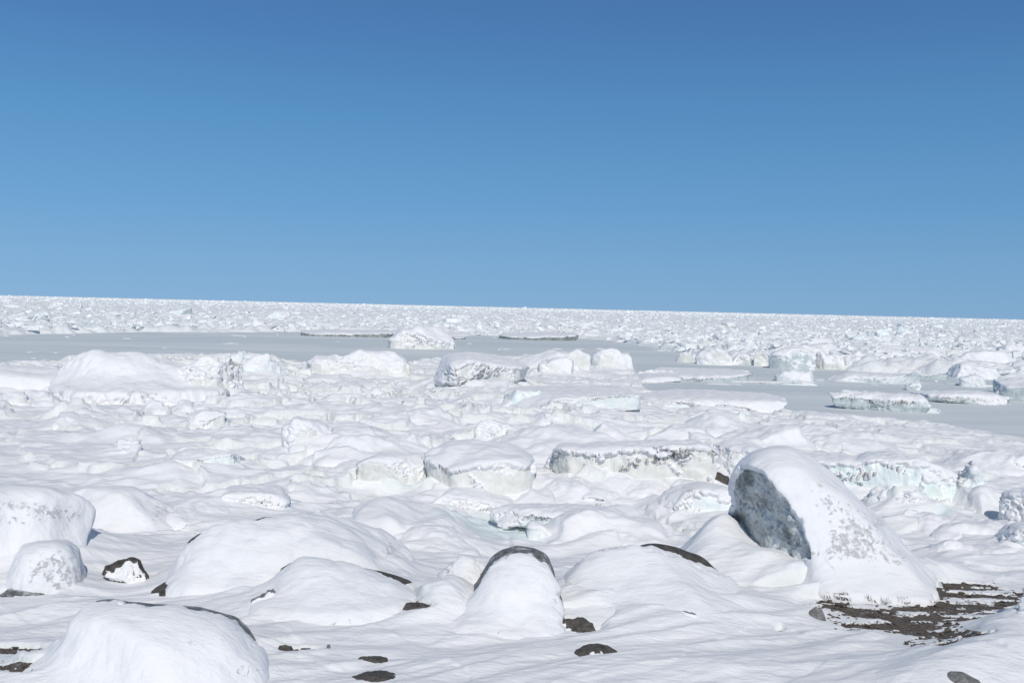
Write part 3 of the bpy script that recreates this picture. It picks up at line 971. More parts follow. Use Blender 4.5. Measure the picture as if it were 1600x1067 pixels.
Sn('broad smooth snow swell rising behind the ice shelf at centre', (770, 965, 658, 704), seed=53, df=.3, db=.5, lean=.7)
Sn('snowy hump with a creased right edge behind the ice shelf', (930, 1015, 648, 694), seed=54, df=.35, db=.5, lean=.5)
Sn('rounded snowy hump directly above the dark cave in the ice ledge', (1010, 1105, 650, 696), seed=55, df=.35, db=.5, speck=.3)
I('long pale green ice wall behind the tall ice boulder, running to the right', (1185, 1492, 703, 770), 'cyan', 'ice_ledge', 'ice ledge', seed=56, df=.09, db=.22, sq=4,
  outline=[(1170, 770), (1172, 722), (1200, 712), (1280, 716), (1340, 722), (1370, 712), (1395, 702), (1430, 708), (1470, 722), (1492, 742), (1490, 768)], thr=.33, fine=.10, thick=.08, wob=.35)
I('white ice cliff left of the tall ice boulder beside the dark cave', (1100, 1215, 688, 754), 'cream', 'ice_ledge', 'ice ledge', seed=57, df=.25, db=.5, sq=4,
  outline=[(1106, 742), (1102, 715), (1108, 694), (1130, 688), (1170, 695), (1215, 700), (1225, 756), (1150, 754)], thr=.38, fine=.08)
stone('dark shape standing in for cave shade at the foot of the ice cliff', [(1094, 746), (1099, 736), (1108, 732), (1118, 738), (1138, 746), (1140, 752)], 750, 'rock', 58)  # no real rock: dark body added to paint the shade of the cave slit
I('low ice ledge with a glassy foot, left of the tall ice boulder', (1018, 1152, 762, 812), 'ice', 'ice_ledge', 'ice ledge', seed=59, df=.3, db=.5, thr=.3, thick=.08,
  outline=[(1012, 812), (1018, 785), (1040, 768), (1062, 755), (1085, 762), (1130, 768), (1150, 780), (1155, 812)])
Sn('tent shaped snow hump in front of the dark cave', (1045, 1130, 742, 780), seed=60, df=.4, db=.5, lean=.6)
Sn('small flattened snow block with a rough left end, standing before the rounded one', (957, 1052, 811, 847), name='ice_block', cat='ice block', seed=61, df=.3, db=.35, sq=3.6, osq=4, lean=.1, jag=.03, rough=.04)
Sn('rounded snow block with a rough shaded left face, behind the small flattened one', (858, 1028, 784, 840), name='ice_block', cat='ice block', seed=62, df=.3, db=.4, sq=2.6,
   outline=[(862, 842), (858, 822), (866, 803), (885, 792), (930, 786), (980, 784), (1010, 792), (1028, 808), (1024, 842)], lean=.35, cuts=[((-.75, -.3, .35), (-.92, -.35, .1), .03)])
I('low snow covered plate right of the glazed pool of ice', (762, 1000, 783, 816), 'ice', 'ice_plate', 'ice plate', seed=63, wf=0.5, df=.22, db=.35, thr=.28, sq=3, lean=.5)
Sn('big peaked snow dome left of the glazed pool of ice', (548, 706, 762, 840), name='snow_covered_block', seed=64, df=.4, db=.5, lean=.35,
   outline=[(535, 842), (545, 815), (562, 795), (590, 782), (612, 768), (632, 762), (655, 765), (680, 775), (695, 790), (706, 815), (700, 842)])
I('icy sloped ledge between the peaked snow dome and the big rounded block', (660, 805, 766, 806), 'ice', 'ice_ledge', 'ice ledge', seed=65, df=.3, db=.5, thr=.42, lean=.4, osq=2.6)
Sn('smooth snow drift hump in front of the glazed pool', (600, 768, 815, 858), name='snow_covered_block', seed=66, df=.3, db=.4, sq=2, osq=2.0, lean=.9)
Sn('lumpy snow block at the right foot of the big rounded block', (795, 868, 758, 788), name='ice_block', cat='ice block', seed=67, df=.4, db=.4)
Sn('two humped snow block between the ice shelf and the low plate', (838, 945, 740, 778), seed=68, df=.35, db=.4, jag=.12)
I('jagged snowy block with an icy lip below the ice shelf', (868, 975, 764, 792), 'ice', seed=69, df=.3, db=.4, thr=.3, jag=.14, osq=2.4)
Sn('small snow lump in front of the white wall under the ice shelf', (970, 1045, 745, 768), seed=70, df=.4, db=.4, jag=.1)
I('small cream ice chunk by the pool in front of the low plate', (822, 866, 818, 838), 'ice', seed=71, df=.4, db=.4, thr=.4)
Sn('small rounded block with a dark gap on its left, behind the gravel at the right', (1453, 1515, 832, 868), name='ice_block', cat='ice block', seed=72, df=.4, db=.4, sq=2.6, lean=.3)
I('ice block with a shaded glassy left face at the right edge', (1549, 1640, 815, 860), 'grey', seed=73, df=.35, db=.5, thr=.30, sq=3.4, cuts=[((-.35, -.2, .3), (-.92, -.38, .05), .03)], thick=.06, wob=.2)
Sn('low snowy plate lying in front of the glassy faced block', (1505, 1592, 850, 868), seed=74, df=.4, db=.4, lean=.6)
Sn('broad round snow dome in the cluster at the right edge', (1478, 1585, 757, 806), seed=75, df=.4, db=.5, osq=2.2, cuts=[((-.5, -.3, .35), (-.85, -.45, -.1), .04)])
I('crumbled rough ice heap at the right end of the pale green wall', (1480, 1545, 730, 766), 'ice', 'ice_heap', 'ice heap', seed=76, df=.4, db=.5, thr=.55, jag=.22, rough=.14, fine=.10)
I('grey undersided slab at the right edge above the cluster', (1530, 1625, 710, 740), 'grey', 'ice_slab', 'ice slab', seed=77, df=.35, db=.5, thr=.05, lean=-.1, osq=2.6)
I('snowy block with sunny white face at the right edge of the cluster', (1560, 1650, 765, 815), 'cream', seed=78, df=.3, db=.4, thr=.35)
Sn('wide low snow bank behind the pale green wall at the right', (1490, 1592, 695, 728), seed=79, df=.3, db=.6, lean=.5, jag=.04)
Sn('smooth snow mound between the pale green wall and the gravel', (1385, 1480, 795, 832), seed=80, df=.4, db=.4, lean=.6, jag=.04)
I('broken ice plates with a blue crack at the foot of the pale green wall', (1395, 1450, 755, 790), 'ice', 'ice_heap', 'ice heap', seed=81, df=.4, db=.4, thr=.4, jag=.2, rough=.12)
Sn('long low snow ridge between the round dome and the small rounded block', (1460, 1570, 808, 838), seed=82, df=.3, db=.4, lean=.7, jag=.05)
I('jagged little ice heap left of the round snow dome', (1350, 1400, 758, 784), 'ice', 'ice_heap', 'ice heap', seed=83, df=.4, db=.4, thr=.4, jag=.24, rough=.14)

# ---- left and middle ground
I('snow capped ledge with a thin green shadowed foot, above the whale backed boulder', (340, 452, 758, 796), 'ice', 'ice_ledge', 'ice ledge', seed=90, df=.3, db=.5, thr=.2, lean=.5, osq=2.6)
Sn('gentle snow hump right of the stained snow block', (262, 350, 772, 808), seed=91, df=.4, db=.5, lean=.8, jag=.05)
I('sunlit broken ledge in the drifts left of centre', (268, 392, 705, 730), 'ice', 'ice_ledge', 'ice ledge', seed=92, df=.25, db=.5, thr=.5, jag=.12)
I('rough edged little snow crest in the left drifts', (183, 222, 686, 708), 'ice', seed=93, df=.4, db=.5, thr=.5, jag=.16, rough=.1)
Sn('smooth sunlit snow dome at the left below the ridge', (88, 145, 636, 662), seed=94, df=.4, db=.5, lean=.6)
I('undercut ice ledge with a dark green foot, left middle distance', (292, 352, 640, 664), 'cream', 'ice_ledge', 'ice ledge', seed=95, df=.3, db=.5, thr=.2)
Sn('small upright white block on the left snow field', (228, 254, 622, 640), name='ice_block', cat='ice block', seed=96, df=.5, db=.5, osq=3)
I('snowy block with a shaded left side above the cream faced ledge', (440, 520, 655, 702), 'cream', seed=97, df=.35, db=.5, thr=.2, cuts=[((-.95, -.4, .3), (-.9, -.3, -.1), .06)], speck=.35)
Sn('low long snow mound in the middle left distance', (470, 610, 648, 692), seed=98, df=.3, db=.5, lean=.6, jag=.1, speck=.2)
Sn('rounded snow mound below the left ice shelf', (20, 85, 605, 628), seed=99, df=.4, db=.5, jag=.1)
I('tan stained ice lump in the snow at the far left', (0, 45, 612, 632), 'cream', seed=100, df=.4, db=.5, thr=.6)
Sn('small pinnacle of snow in front of the left shelf wall', (270, 320, 625, 646), seed=101, df=.4, db=.5, jag=.15)
Sn('snow dome with a soft crest above the snow swell at centre', (620, 700, 632, 660), seed=102, df=.4, db=.5, jag=.1)
I('white flat faced ice slab in the rubble at centre', (742, 800, 658, 686), 'ice', 'ice_slab', 'ice slab', seed=103, df=.2, db=.4, thr=.5)
Sn('speckled snow lump in the rubble left of centre', (628, 664, 674, 696), seed=104, df=.4, db=.4, speck=.6)
Sn('long snowy ridge above the cream faced ledge', (505, 640, 676, 712), seed=105, df=.3, db=.5, lean=.7, jag=.1)
Sn('snow hump behind the creased one, right of centre', (1075, 1160, 640, 672), seed=106, df=.4, db=.5, jag=.1, speck=.2)
Sn('low snow ripple at the edge of the flat ice on the right', (1230, 1385, 668, 700), seed=107, df=.3, db=.5, lean=.8, jag=.12)
Sn('wavy snow hump right of the cave, behind the ice cliff', (1130, 1260, 660, 694), seed=108, df=.3, db=.5, lean=.7, jag=.12)
I('small ridge of broken ice with a blue notch at centre', (835, 885, 640, 662), 'ice', seed=109, df=.4, db=.5, thr=.4, jag=.2)

# ---- edge of the shore ice
I('long snow laden hill of shore ice on the left, peaked at its left end', (92, 318, 546, 604), 'cream', 'ice_hill', 'ice hill', seed=120, sink=.6, df=.14, db=.16, sq=2.2, lean=1.2,
  outline=[(96, 600), (92, 580), (105, 562), (128, 552), (150, 546), (175, 553), (200, 551), (235, 552), (260, 549), (290, 554), (318, 560), (330, 600)], thr=.02, fine=.06, thick=.10, facets=9, flare=(.2, .4, 1.2))
I('craggy white ice wall closing the left hill of shore ice on its right', (262, 386, 553, 614), 'cream', 'ice_cliff', 'ice cliff', seed=119, sink=.4, df=.22, db=.35, sq=3,
  outline=[(258, 612), (266, 588), (290, 574), (318, 562), (345, 557), (362, 560), (380, 554), (386, 575), (384, 598), (372, 612)], thr=.42, fine=.12, thick=.10, facets=9, rough=.08, wob=.35)
I('peaked snow covered ice hill at the left edge before the grey water', (-60, 112, 560, 604), 'cream', 'ice_hill', 'ice hill', seed=121, sink=1.0, df=.25, db=.3,
  outline=[(-70, 604), (-50, 580), (0, 571), (35, 566), (62, 560), (80, 570), (98, 588), (112, 602)], thr=.25, lean=.5)
I('small craggy block right of the craggy shelf wall', (378, 440, 557, 586), 'ice', seed=122, df=.4, db=.4, thr=.5, jag=.15)
I('upright little ice tooth on the edge above the craggy block', (355, 382, 547, 562), 'ice', seed=123, df=.4, db=.4, thr=.7, jag=.2)
I('row of rubbly ice with a rounded right end, left of the undercut floe', (478, 642, 547, 584), 'cream', 'ice_ridge', 'ice ridge', seed=124, df=.18, db=.25, thr=.42, jag=.16, rough=.10, fine=.12)
I('snow loaded floe with dark undercut at its foot, centre distance', (668, 830, 549, 602), 'cream', 'ice_floe', 'ice floe', seed=125, wf=0.7, df=.22, db=.4, thr=.18, thick=.12, lean=.4, fine=.03,
  outline=[(672, 600), (668, 588), (690, 572), (672, 560), (700, 550), (740, 548), (790, 562), (822, 574), (832, 586), (820, 598), (760, 602)])
I('low jumble of snowy humps behind the undercut floe', (808, 925, 543, 575), 'cream', 'ice_ridge', 'ice ridge', seed=126, df=.2, db=.35, thr=.35, jag=.14)
I('smooth snow hump with stained base in the far jumble, centre', (876, 908, 568, 582), 'cream', seed=127, df=.4, db=.4, thr=.1, osq=2.4)
I('stack of snowy ice behind the long flat floe', (922, 990, 546, 576), 'cream', seed=128, df=.3, db=.4, thr=.3, jag=.1)
I('low rounded ice block with stained flank, left of the flat floes', (840, 905, 560, 586), 'cream', seed=129, df=.3, db=.4, thr=.25)
I('flat snowy floe with a thin wall and a blue white block before it', (788, 1000, 598, 632), 'ice', 'ice_floe', 'ice floe', seed=130, facets=3, wf=0.4, df=.2, db=.35, sq=4, osq=6, thr=.4, jag=.03, thick=.06)
I('translucent blue white block leaning on the flat snowy floe', (788, 858, 606, 630), 'cyan', seed=131, df=.25, db=.2, sq=3.4, thr=.85, thick=.03, fine=.03)
I('wide flat floe pointing right into the grey channel', (996, 1218, 596, 636), 'ice', 'ice_floe', 'ice floe', seed=132, facets=3, wf=0.4, df=.25, db=.45, sq=4, osq=6, thr=.4, jag=.03, thick=.06,
  outline=[(998, 632), (1000, 612), (1010, 604), (1060, 602), (1110, 604), (1150, 612), (1190, 617), (1214, 622), (1217, 632), (1150, 636), (1050, 636)])
I('narrow flat floe in the channel with broken right tip', (1000, 1176, 569, 594), 'grey', 'ice_floe', 'ice floe', seed=133, facets=3, wf=0.45, df=.15, db=.3, sq=4, osq=5, thr=.35, jag=.06)
I('small flat floe fragment beside the narrow one, near centre distance', (985, 1065, 580, 598), 'ice', 'ice_floe', 'ice floe', seed=134, wf=0.45, df=.2, db=.4, sq=4, thr=.4)
I('lumpy boat shaped floe alone in the grey water on the right', (1290, 1472, 601, 642), 'grey', 'ice_floe', 'ice floe', seed=135, facets=2, wf=0.66, df=.22, db=.38, sq=3.2, thr=.42, thick=.12, jag=.1, rough=.06, fine=.03,
  outline=[(1306, 632), (1296, 622), (1299, 608), (1320, 601), (1345, 606), (1370, 604), (1385, 609), (1410, 606), (1440, 612), (1458, 620), (1464, 634), (1440, 642), (1370, 641)], sk=0)
I('thin crust of ice at the right foot of the boat shaped floe', (1385, 1474, 632, 644), 'ice', 'ice_plate', 'ice plate', seed=136, wf=0.5, df=.3, db=.3, sq=4, thr=.3, sk=0)
I('wide floe with a layered dirty edge and a curl of snow on top, right side', (1418, 1582, 594, 630), 'grey', 'ice_floe', 'ice floe', seed=137, wf=0.5, df=.2, db=.35, sq=3.8, thr=.35, jag=.05, sk=0,
  outline=[(1440, 622), (1418, 610), (1424, 600), (1445, 600), (1490, 596), (1530, 600), (1560, 610), (1582, 624), (1560, 630), (1480, 628)])
I('rounded snow lump riding on the wide dirty edged floe', (1498, 1545, 585, 604), 'ice', seed=138, facets=2, df=.4, db=.4, thr=.1, sk=0)
I('small snow lump at the left tip of the wide dirty edged floe', (1414, 1440, 598, 610), 'grey', seed=139, facets=2, df=.4, db=.4, thr=.2, sk=0)
I('thick floe with a dark hollow flank at the right edge', (1538, 1700, 583, 628), 'grey', 'ice_floe', 'ice floe', seed=140, df=.2, db=.3, sq=3, thr=.55, sk=0,
  outline=[(1572, 628), (1548, 610), (1538, 592), (1550, 584), (1600, 590), (1660, 600), (1700, 628)])
I('small snow topped floe between the layered block and the boat shaped floe', (1208, 1282, 574, 597), 'ice', 'ice_floe', 'ice floe', seed=141, facets=2, osq=2.2, sq=2.6, df=.3, db=.4, thr=.35, jag=.14, sk=0)
I('thin ice plate under the small snow topped floe', (1140, 1274, 592, 600), 'ice', 'ice_plate', 'ice plate', seed=142, wf=0.45, df=.2, db=.2, sq=4, thr=.3, sk=0)
I('long lumpy floe before the layered blocks, right distance', (1290, 1448, 574, 598), 'ice', 'ice_floe', 'ice floe', seed=143, wf=0.55, df=.18, db=.3, sq=3.4, thr=.35, jag=.14, sk=0)
I('brown banded block with a snow cap at the left of the layered row', (1200, 1276, 546, 577), 'grey', seed=144, df=.3, db=.5, sq=4, osq=4, thr=.3, jag=.06, thick=.15, sk=0)
I('stained cliffed block right of the brown banded one', (1272, 1320, 550, 577), 'cream', seed=145, df=.3, db=.5, thr=.3, sk=0, jag=.13, rough=.08)
I('grey hollow sided block in the layered row', (1312, 1352, 555, 578), 'grey', seed=146, df=.3, db=.5, sq=3, thr=.3, sk=0)
I('pointed white block with stained foot in the layered row', (1342, 1392, 552, 575), 'cream', seed=147, df=.3, db=.5, thr=.2, jag=.12, sk=0)
I('low stained block towards the right of the layered row', (1385, 1425, 558, 574), 'grey', seed=148, df=.3, db=.5, thr=.25, sk=0)
I('snowy hump closing the layered row on the right', (1412, 1470, 553, 578), 'ice', seed=149, df=.35, db=.5, thr=.2, sk=0)
I('flat block with a thin grey wall right of the long lumpy floe', (1420, 1485, 576, 592), 'grey', 'ice_floe', 'ice floe', seed=150, wf=0.55, df=.25, db=.5, sq=4, osq=4, thr=.4, sk=0)
I('snow mound behind the lump on the dirty edged floe', (1478, 1560, 568, 592), 'ice', seed=151, df=.3, db=.5, thr=.2, jag=.1, sk=0)
I('rounded snow block at the left of the row of stranded blocks across the channel', (1056, 1092, 545, 566), 'cream', seed=152, df=.3, db=.5, thr=.25, sk=0, jag=.13, rough=.08)
I('snowy block with a rounded face right of the leftmost block across the channel', (1086, 1146, 546, 570), 'cream', seed=153, df=.3, db=.5, thr=.22, sk=0, jag=.13, rough=.08)
I('hollow fronted block with dark foot across the channel', (1140, 1178, 549, 570), 'grey', seed=154, df=.3, db=.5, thr=.35, sk=0, jag=.13, rough=.08)
I('white squared block between the hollow fronted one and the brown banded one', (1174, 1206, 550, 572), 'cream', seed=155, df=.3, db=.5, thr=.4, sk=0, jag=.13, rough=.08)
I('gently domed snow bank behind the brown banded block', (1225, 1330, 534, 562), 'cream', 'ice_hill', 'ice hill', seed=156, df=.25, db=.35, thr=.15, jag=.07, sk=0)
I('sharp snow pyramid with a dark tip above the layered row', (1288, 1316, 524, 546), 'cream', 'ice_pinnacle', 'ice pinnacle', seed=157, df=.4, db=.4, thr=.3, osq=1.8, jag=.12, sk=0)
I('long snow bank behind the stained blocks on the right', (1330, 1480, 540, 566), 'ice', 'ice_hill', 'ice hill', seed=158, df=.2, db=.3, thr=.15, jag=.08, sk=0)
I('snowy block at the far right behind the hollow flanked floe', (1580, 1660, 560, 588), 'ice', seed=159, df=.3, db=.4, thr=.25, sk=0)
I('low snow bank in the right distance above the wide floe', (1475, 1600, 548, 576), 'ice', 'ice_hill', 'ice hill', seed=160, df=.2, db=.3, thr=.15, jag=.12, sk=0)

# ---- out in and beyond the grey channel
I('round hummocked floe ringed by a dirty line, alone in the grey channel', (608, 716, 510, 545), 'cream', 'ice_floe', 'ice floe', seed=170, facets=3, df=.3, db=.4, sq=4,
  outline=[(610, 543), (608, 532), (618, 527), (628, 516), (640, 519), (655, 511), (672, 514), (688, 513), (700, 522), (712, 528), (716, 534), (714, 543), (660, 545)], thr=.25, fine=.2, thick=.2, sk=0)
I('long thin plate with a dark green edge, right of the round floe', (780, 904, 517, 531), 'darkice', 'ice_plate', 'ice plate', seed=171, wf=0.6, df=.12, db=.3, sq=4, osq=6, facets=0, thr=.45, sk=0)
I('long thin plate with a dark edge, left of the round floe', (470, 614, 513, 526), 'darkice', 'ice_plate', 'ice plate', seed=172, wf=0.6, df=.1, db=.3, sq=4, osq=6, facets=0, thr=.45, sk=0)
I('small ice plate touching the right side of the round floe', (700, 728, 522, 530), 'darkice', 'ice_plate', 'ice plate', seed=173, wf=0.5, df=.3, db=.3, sq=4, facets=2, thr=.45, sk=0)
I('tilted white ice pinnacle standing out of the pack on the left', (400, 456, 480, 502), 'ice', 'ice_pinnacle', 'ice pinnacle', seed=174, df=.2, db=.3, thr=.8, sk=0,
  outline=[(400, 502), (410, 494), (425, 490), (432, 482), (446, 484), (455, 490), (448, 502)])
I('pale blue green slab leaning in the pack on the right', (1352, 1392, 514, 534), 'cyan', 'ice_slab', 'ice slab', seed=175, df=.2, db=.3, thr=.9, sk=0, outline=[(1354, 534), (1362, 520), (1378, 514), (1390, 522), (1392, 534)])
I('rounded bluish boulder of ice next to the leaning slab', (1400, 1425, 510, 530), 'cyan', seed=176, df=.3, db=.3, thr=.7, sk=0)
I('low turquoise wedge in front of the bluish boulder in the pack', (1388, 1432, 528, 539), 'cyan', 'ice_slab', 'ice slab', seed=177, df=.3, db=.3, thr=.8, sk=0)
I('turquoise slab furthest right among the coloured ones in the pack', (1466, 1500, 514, 526), 'cyan', 'ice_slab', 'ice slab', seed=178, df=.3, db=.3, thr=.8, sk=0)
I('white shoulder of ice in the pack right of the turquoise slab', (1440, 1462, 518, 530), 'ice', seed=179, df=.3, db=.3, thr=.4, sk=0)
I('white rounded block in the pack above the narrow floe', (955, 980, 512, 526), 'ice', seed=180, df=.3, db=.3, thr=.4, sk=0)
I('pale green upright slab in the pack, centre right', (908, 925, 510, 524), 'cyan', 'ice_slab', 'ice slab', seed=181, df=.3, db=.3, thr=.8, sk=0)
I('flat lit block at the left in the pack beyond the channel', (195, 270, 498, 506), 'ice', 'ice_plate', 'ice plate', seed=182, df=.2, db=.3, thr=.5, sk=0)


# ------------------------------------------------------------------ the snow field, with snow banked round every thing
def H1(x, y):
    px, py = proj(x, y, np.full_like(x, .3))
    base = land_base(x, y, px, py)
    z = base + hummocks(x, y, px, py)
    ca, sa = math.cos(math.radians(28)), math.sin(math.radians(28))
    xa, ya = x * ca + y * sa, -x * sa + y * ca
    ya = ya + .35 * perlin2(x * .3, y * .3, 45)
    xa = xa + .35 * perlin2(x * .3, y * .3, 46)
    D = np.hypot(x, y)
    nearf = 1 - sstep(16, 34, D)
    # wind-cut ridges of the drifts
    wv = perlin2(xa * .35, ya * 1.6, 41)
    z = z + nearf * (.042 * (1 - np.abs(wv) * 2.4) + .016 * perlin2(xa * .9, ya * 4.2, 42) + .022 * np.maximum(0, perlin2(xa * 1.1 + .5 * wv, ya * 6, 43) - .05))
    z = z + (.012 + .02 * (1 - nearf)) * fbm2(x * 1.7, y * 2.4, 44, 3)
    S_ = skirts_at(x, y)
    p1, q1 = proj(x, y, base)
    gm = gauss_sum(GRAVEL, p1, q1)
    z = z + S_ * (1 - .8 * sstep(.2, .7, gm))
    pn = .5 + 1.0 * fbm2(x * .9 + y * .25, y * 2.6, 51, 5, .68)
    show = sstep(.54, .68, gm * (.30 + pn))
    pad = sstep(.12, .55, gm)
    z = z * (1 - pad) + (base - .002 + .15 * (z - base - .05)) * pad
    z = z * (1 - show) + (base - .045) * show
    rt = sstep(1190, 1300, px) * (1 - sstep(700, 740, py))
    m = sstep(-1, 1.2, edge_mask(px, py, x, y))
    m2 = sstep(-14, 16, py - np.interp(px, EDGE_X, EDGE_Y))
    zl = z * m - 0.35 * (1 - m)
    # snow dust thinning out over the flat new ice on the right
    zr = z * m2 + (1 - m2) * (-.16) + .05 * m2 + .035 * fbm2(x * .6, y * 1.6, 48, 5, .65)
    z = zl * (1 - rt) + zr * rt
    gz = gauss_sum(GLAZE, p1, q1)
    z = z * (1 - .6 * np.clip(gz, 0, 1) * sstep(.3, .9, gz)) + .05 * np.clip(gz, 0, 1)
    val = gm * (.30 + pn)
    grit = np.clip(gm, 0, 1.2) * .28 + .45 * np.exp(-((val - .50) / .07) ** 2) * sstep(.1, .4, gm)
    return z, np.clip(gz, 0, 1), grit, base

AZ = math.radians(50)
def polar(r0, r1, nr, nc, a0=-AZ, a1=AZ):
    r = r0 * (r1 / r0) ** np.linspace(0, 1, nr)
    a = np.linspace(a0, a1, nc)
    return r[:, None] * np.sin(a)[None], r[:, None] * np.cos(a)[None]

x, y = polar(3.0, 118, 1450, 1500)
z, gz, grit, base = H1(x, y)
me = mesh_from('snow_field', np.stack([x, y, z], -1).reshape(-1, 3), quads=grid_quads(*x.shape), material=M['field'],
               attrs={'glaze': gz.ravel(), 'grit': grit.ravel(), 'speck': np.zeros(x.size)})
tag(link('snow_field', me), kind='structure')
zc_edge = .6
x, y = polar(7.5, 22, 420, 900)
px, py = proj(x, y, np.full_like(x, .3))
zg = land_base(x, y, px, py) - .02 - .5 * (1 - sstep(.05, .35, gauss_sum(GRAVEL, *proj(x, y, land_base(x, y, px, py))))) + .012 * fbm2(x * 3, y * 3, 61, 3)
me = mesh_from('gravel_beach', np.stack([x, y, zg], -1).reshape(-1, 3), quads=grid_quads(*x.shape), material=M['gravel'])
tag(link('gravel_beach', me), kind='structure')
PEB = (x, y, zg)

# the shore behind and beside the viewer
x, y = polar(3.0, 9000, 160, 150, AZ - .01, 2 * math.pi - AZ + .01)
z = np.where(y > 30, .15, .58) + .25 * fbm2(x * .15, y * .15, 3, 3) * sstep(3, 30, np.hypot(x, y))
me = mesh_from('snow_shore', np.stack([x, y, z], -1).reshape(-1, 3), quads=grid_quads(*x.shape), material=M['field'],
               attrs={'glaze': np.zeros(x.size), 'grit': np.zeros(x.size), 'speck': np.zeros(x.size)})
tag(link('snow_shore', me), kind='structure')
a = np.linspace(0, 2 * math.pi, 64, endpoint=False)
fan = np.vstack([[0, 0, .6], np.stack([3.1 * np.sin(a), 3.1 * np.cos(a), 0 * a + .57], -1)])
me = mesh_from('snow_underfoot', fan, tris=[(0, 1 + (k + 1) % 64, 1 + k) for k in range(64)], material=M['snow'], attrs={'speck': np.zeros(65)})
tag(link('snow_underfoot', me), kind='structure')

# the sea under its skin of new ice
rr = np.array([8, 20, 50, 120, 300, 900, 3000, 12000, 30000.0])
a = np.linspace(0, 2 * math.pi, 96, endpoint=False)
sv = np.stack([rr[:, None] * np.sin(a)[None], rr[:, None] * np.cos(a)[None], 0 * rr[:, None] * a[None]], -1)
me = mesh_from('sea', sv.reshape(-1, 3), quads=grid_quads(len(rr), 96, True), material=M['sea'])
tag(link('sea', me), kind='structure')

# ------------------------------------------------------------------ pack ice to the horizon
def bank(px):
    return np.interp(px, BANK_X, BANK_Y)
x, y = polar(60, 26000, 1400, 1300)
D = np.hypot(x, y)
px, py = proj(x, y, np.full_like(x, 0.1))
def pack_h(x, y):
    D = np.hypot(x, y)
    h = .10 + .5 * np.abs(fbm2(x / 3.0, y / 3.0, 71, 3, .55)) * (D < 500) + .45 * np.abs(perlin2(x / 11, y / 11, 72)) * (D < 1500)
    h = h + .42 * np.abs(perlin2(x / 1.6, y / 1.6, 76)) * (D < 300) + .5 * np.abs(perlin2(x / 40, y / 60, 73)) * (D > 150) + .35 * np.clip(slabs(x, y, 4.5, 9, 12), -.4, 1) * (D < 700)
    lead = sstep(.10, .26, perlin2(x / 70, y / 22, 75) + .4 * perlin2(x / 18, y / 9, 79)) * (D > 100) * (D < 1400)
    return h * (1 - .8 * lead) + .12 * lead
h = pack_h(x, y)
m = sstep(-1.2, 1.0, (bank(px) - py) / 1.2 + 1.3 * perlin2(x / 9, y / 5, 74) + .7 * perlin2(x / 2.5, y / 2.5, 78))
z = h * m - .4 * (1 - m)
me = mesh_from('pack_ice_sheet', np.stack([x, y, z], -1).reshape(-1, 3), quads=grid_quads(*x.shape), material=M['pack'])
tag(link('pack_ice_sheet', me), kind='structure')

random.seed(5)
rs = np.random.RandomState(5)
def hull(n, flat):
    bm = bmesh.new()
    for k in range(n):
        v = rs.randn(3)
        v = v / (np.abs(v).max() ** .6 * np.linalg.norm(v) ** .4)
        v *= (.55 + .45 * rs.rand())
        bm.verts.new((v[0], v[1] * .8, v[2] * flat))
    g = bmesh.ops.convex_hull(bm, input=bm.verts)
    bmesh.ops.delete(bm, geom=[e for e in g['geom_interior'] if isinstance(e, bmesh.types.BMVert)], context='VERTS')
    bmesh.ops.triangulate(bm, faces=bm.faces)
    bm.verts.ensure_lookup_table()
    V = np.array([v.co[:] for v in bm.verts])
    F = np.array([[v.index for v in f.verts] for f in bm.faces])
    bm.free()
    return V, F
protos = [hull(rs.randint(10, 17), rs.choice([.35, .5, .8])) for k in range(50)]
# pebbles strewn over the bare gravel
gx, gy, gz_ = [q.ravel() for q in PEB]
gp = gauss_sum(GRAVEL, *proj(gx, gy, gz_ + .02))
ok = np.nonzero(gp > .45)[0]
pick = ok[rs.randint(0, len(ok), 2600)]
PV, PF, po = [], [], 0
for k in pick:
    V, F = protos[rs.randint(50)]
    sz = .012 + .035 * rs.rand() ** 3
    an = rs.rand() * 6.28
    c_, s_ = math.cos(an), math.sin(an)
    Q = V * sz * [1.3, 1, .9]
    Q = np.stack([Q[:, 0] * c_ - Q[:, 1] * s_, Q[:, 0] * s_ + Q[:, 1] * c_, Q[:, 2]], -1) + [gx[k] + rs.randn() * .02, gy[k] + rs.randn() * .02, gz_[k] + sz * .25]
    PV.append(Q); PF.append(F + po); po += len(V)
me = mesh_from('pebbles', np.vstack(PV), tris=np.vstack(PF), smooth=False, mats=[M['pebble']])
tag(link('pebbles', me), 'small dark pebbles strewn over the bare patches of beach', 'pebbles', kind='stuff')
NCH = 120000
u_ = rs.rand(NCH) ** 1.35
Dc = 80 * (4200 / 80.0) ** u_
az = (rs.rand(NCH) * 2 - 1) * math.radians(44)
cxp, cyp = Dc * np.sin(az), Dc * np.cos(az)
px, py = proj(cxp, cyp, np.full(NCH, .1))
clus = perlin2(cxp / 25, cyp / 25, 81) + .5 * perlin2(cxp / 9, cyp / 9, 82) - 1.1 * sstep(.05, .22, perlin2(cxp / 70, cyp / 22, 75) + .4 * perlin2(cxp / 18, cyp / 9, 79)) * (Dc < 1400)
keep = (py < bank(px) - .6) & (rs.rand(NCH) < .9 + .9 * clus)
HC = pack_h(cxp, cyp)
VV, FF, MI = [], [], []
off = 0
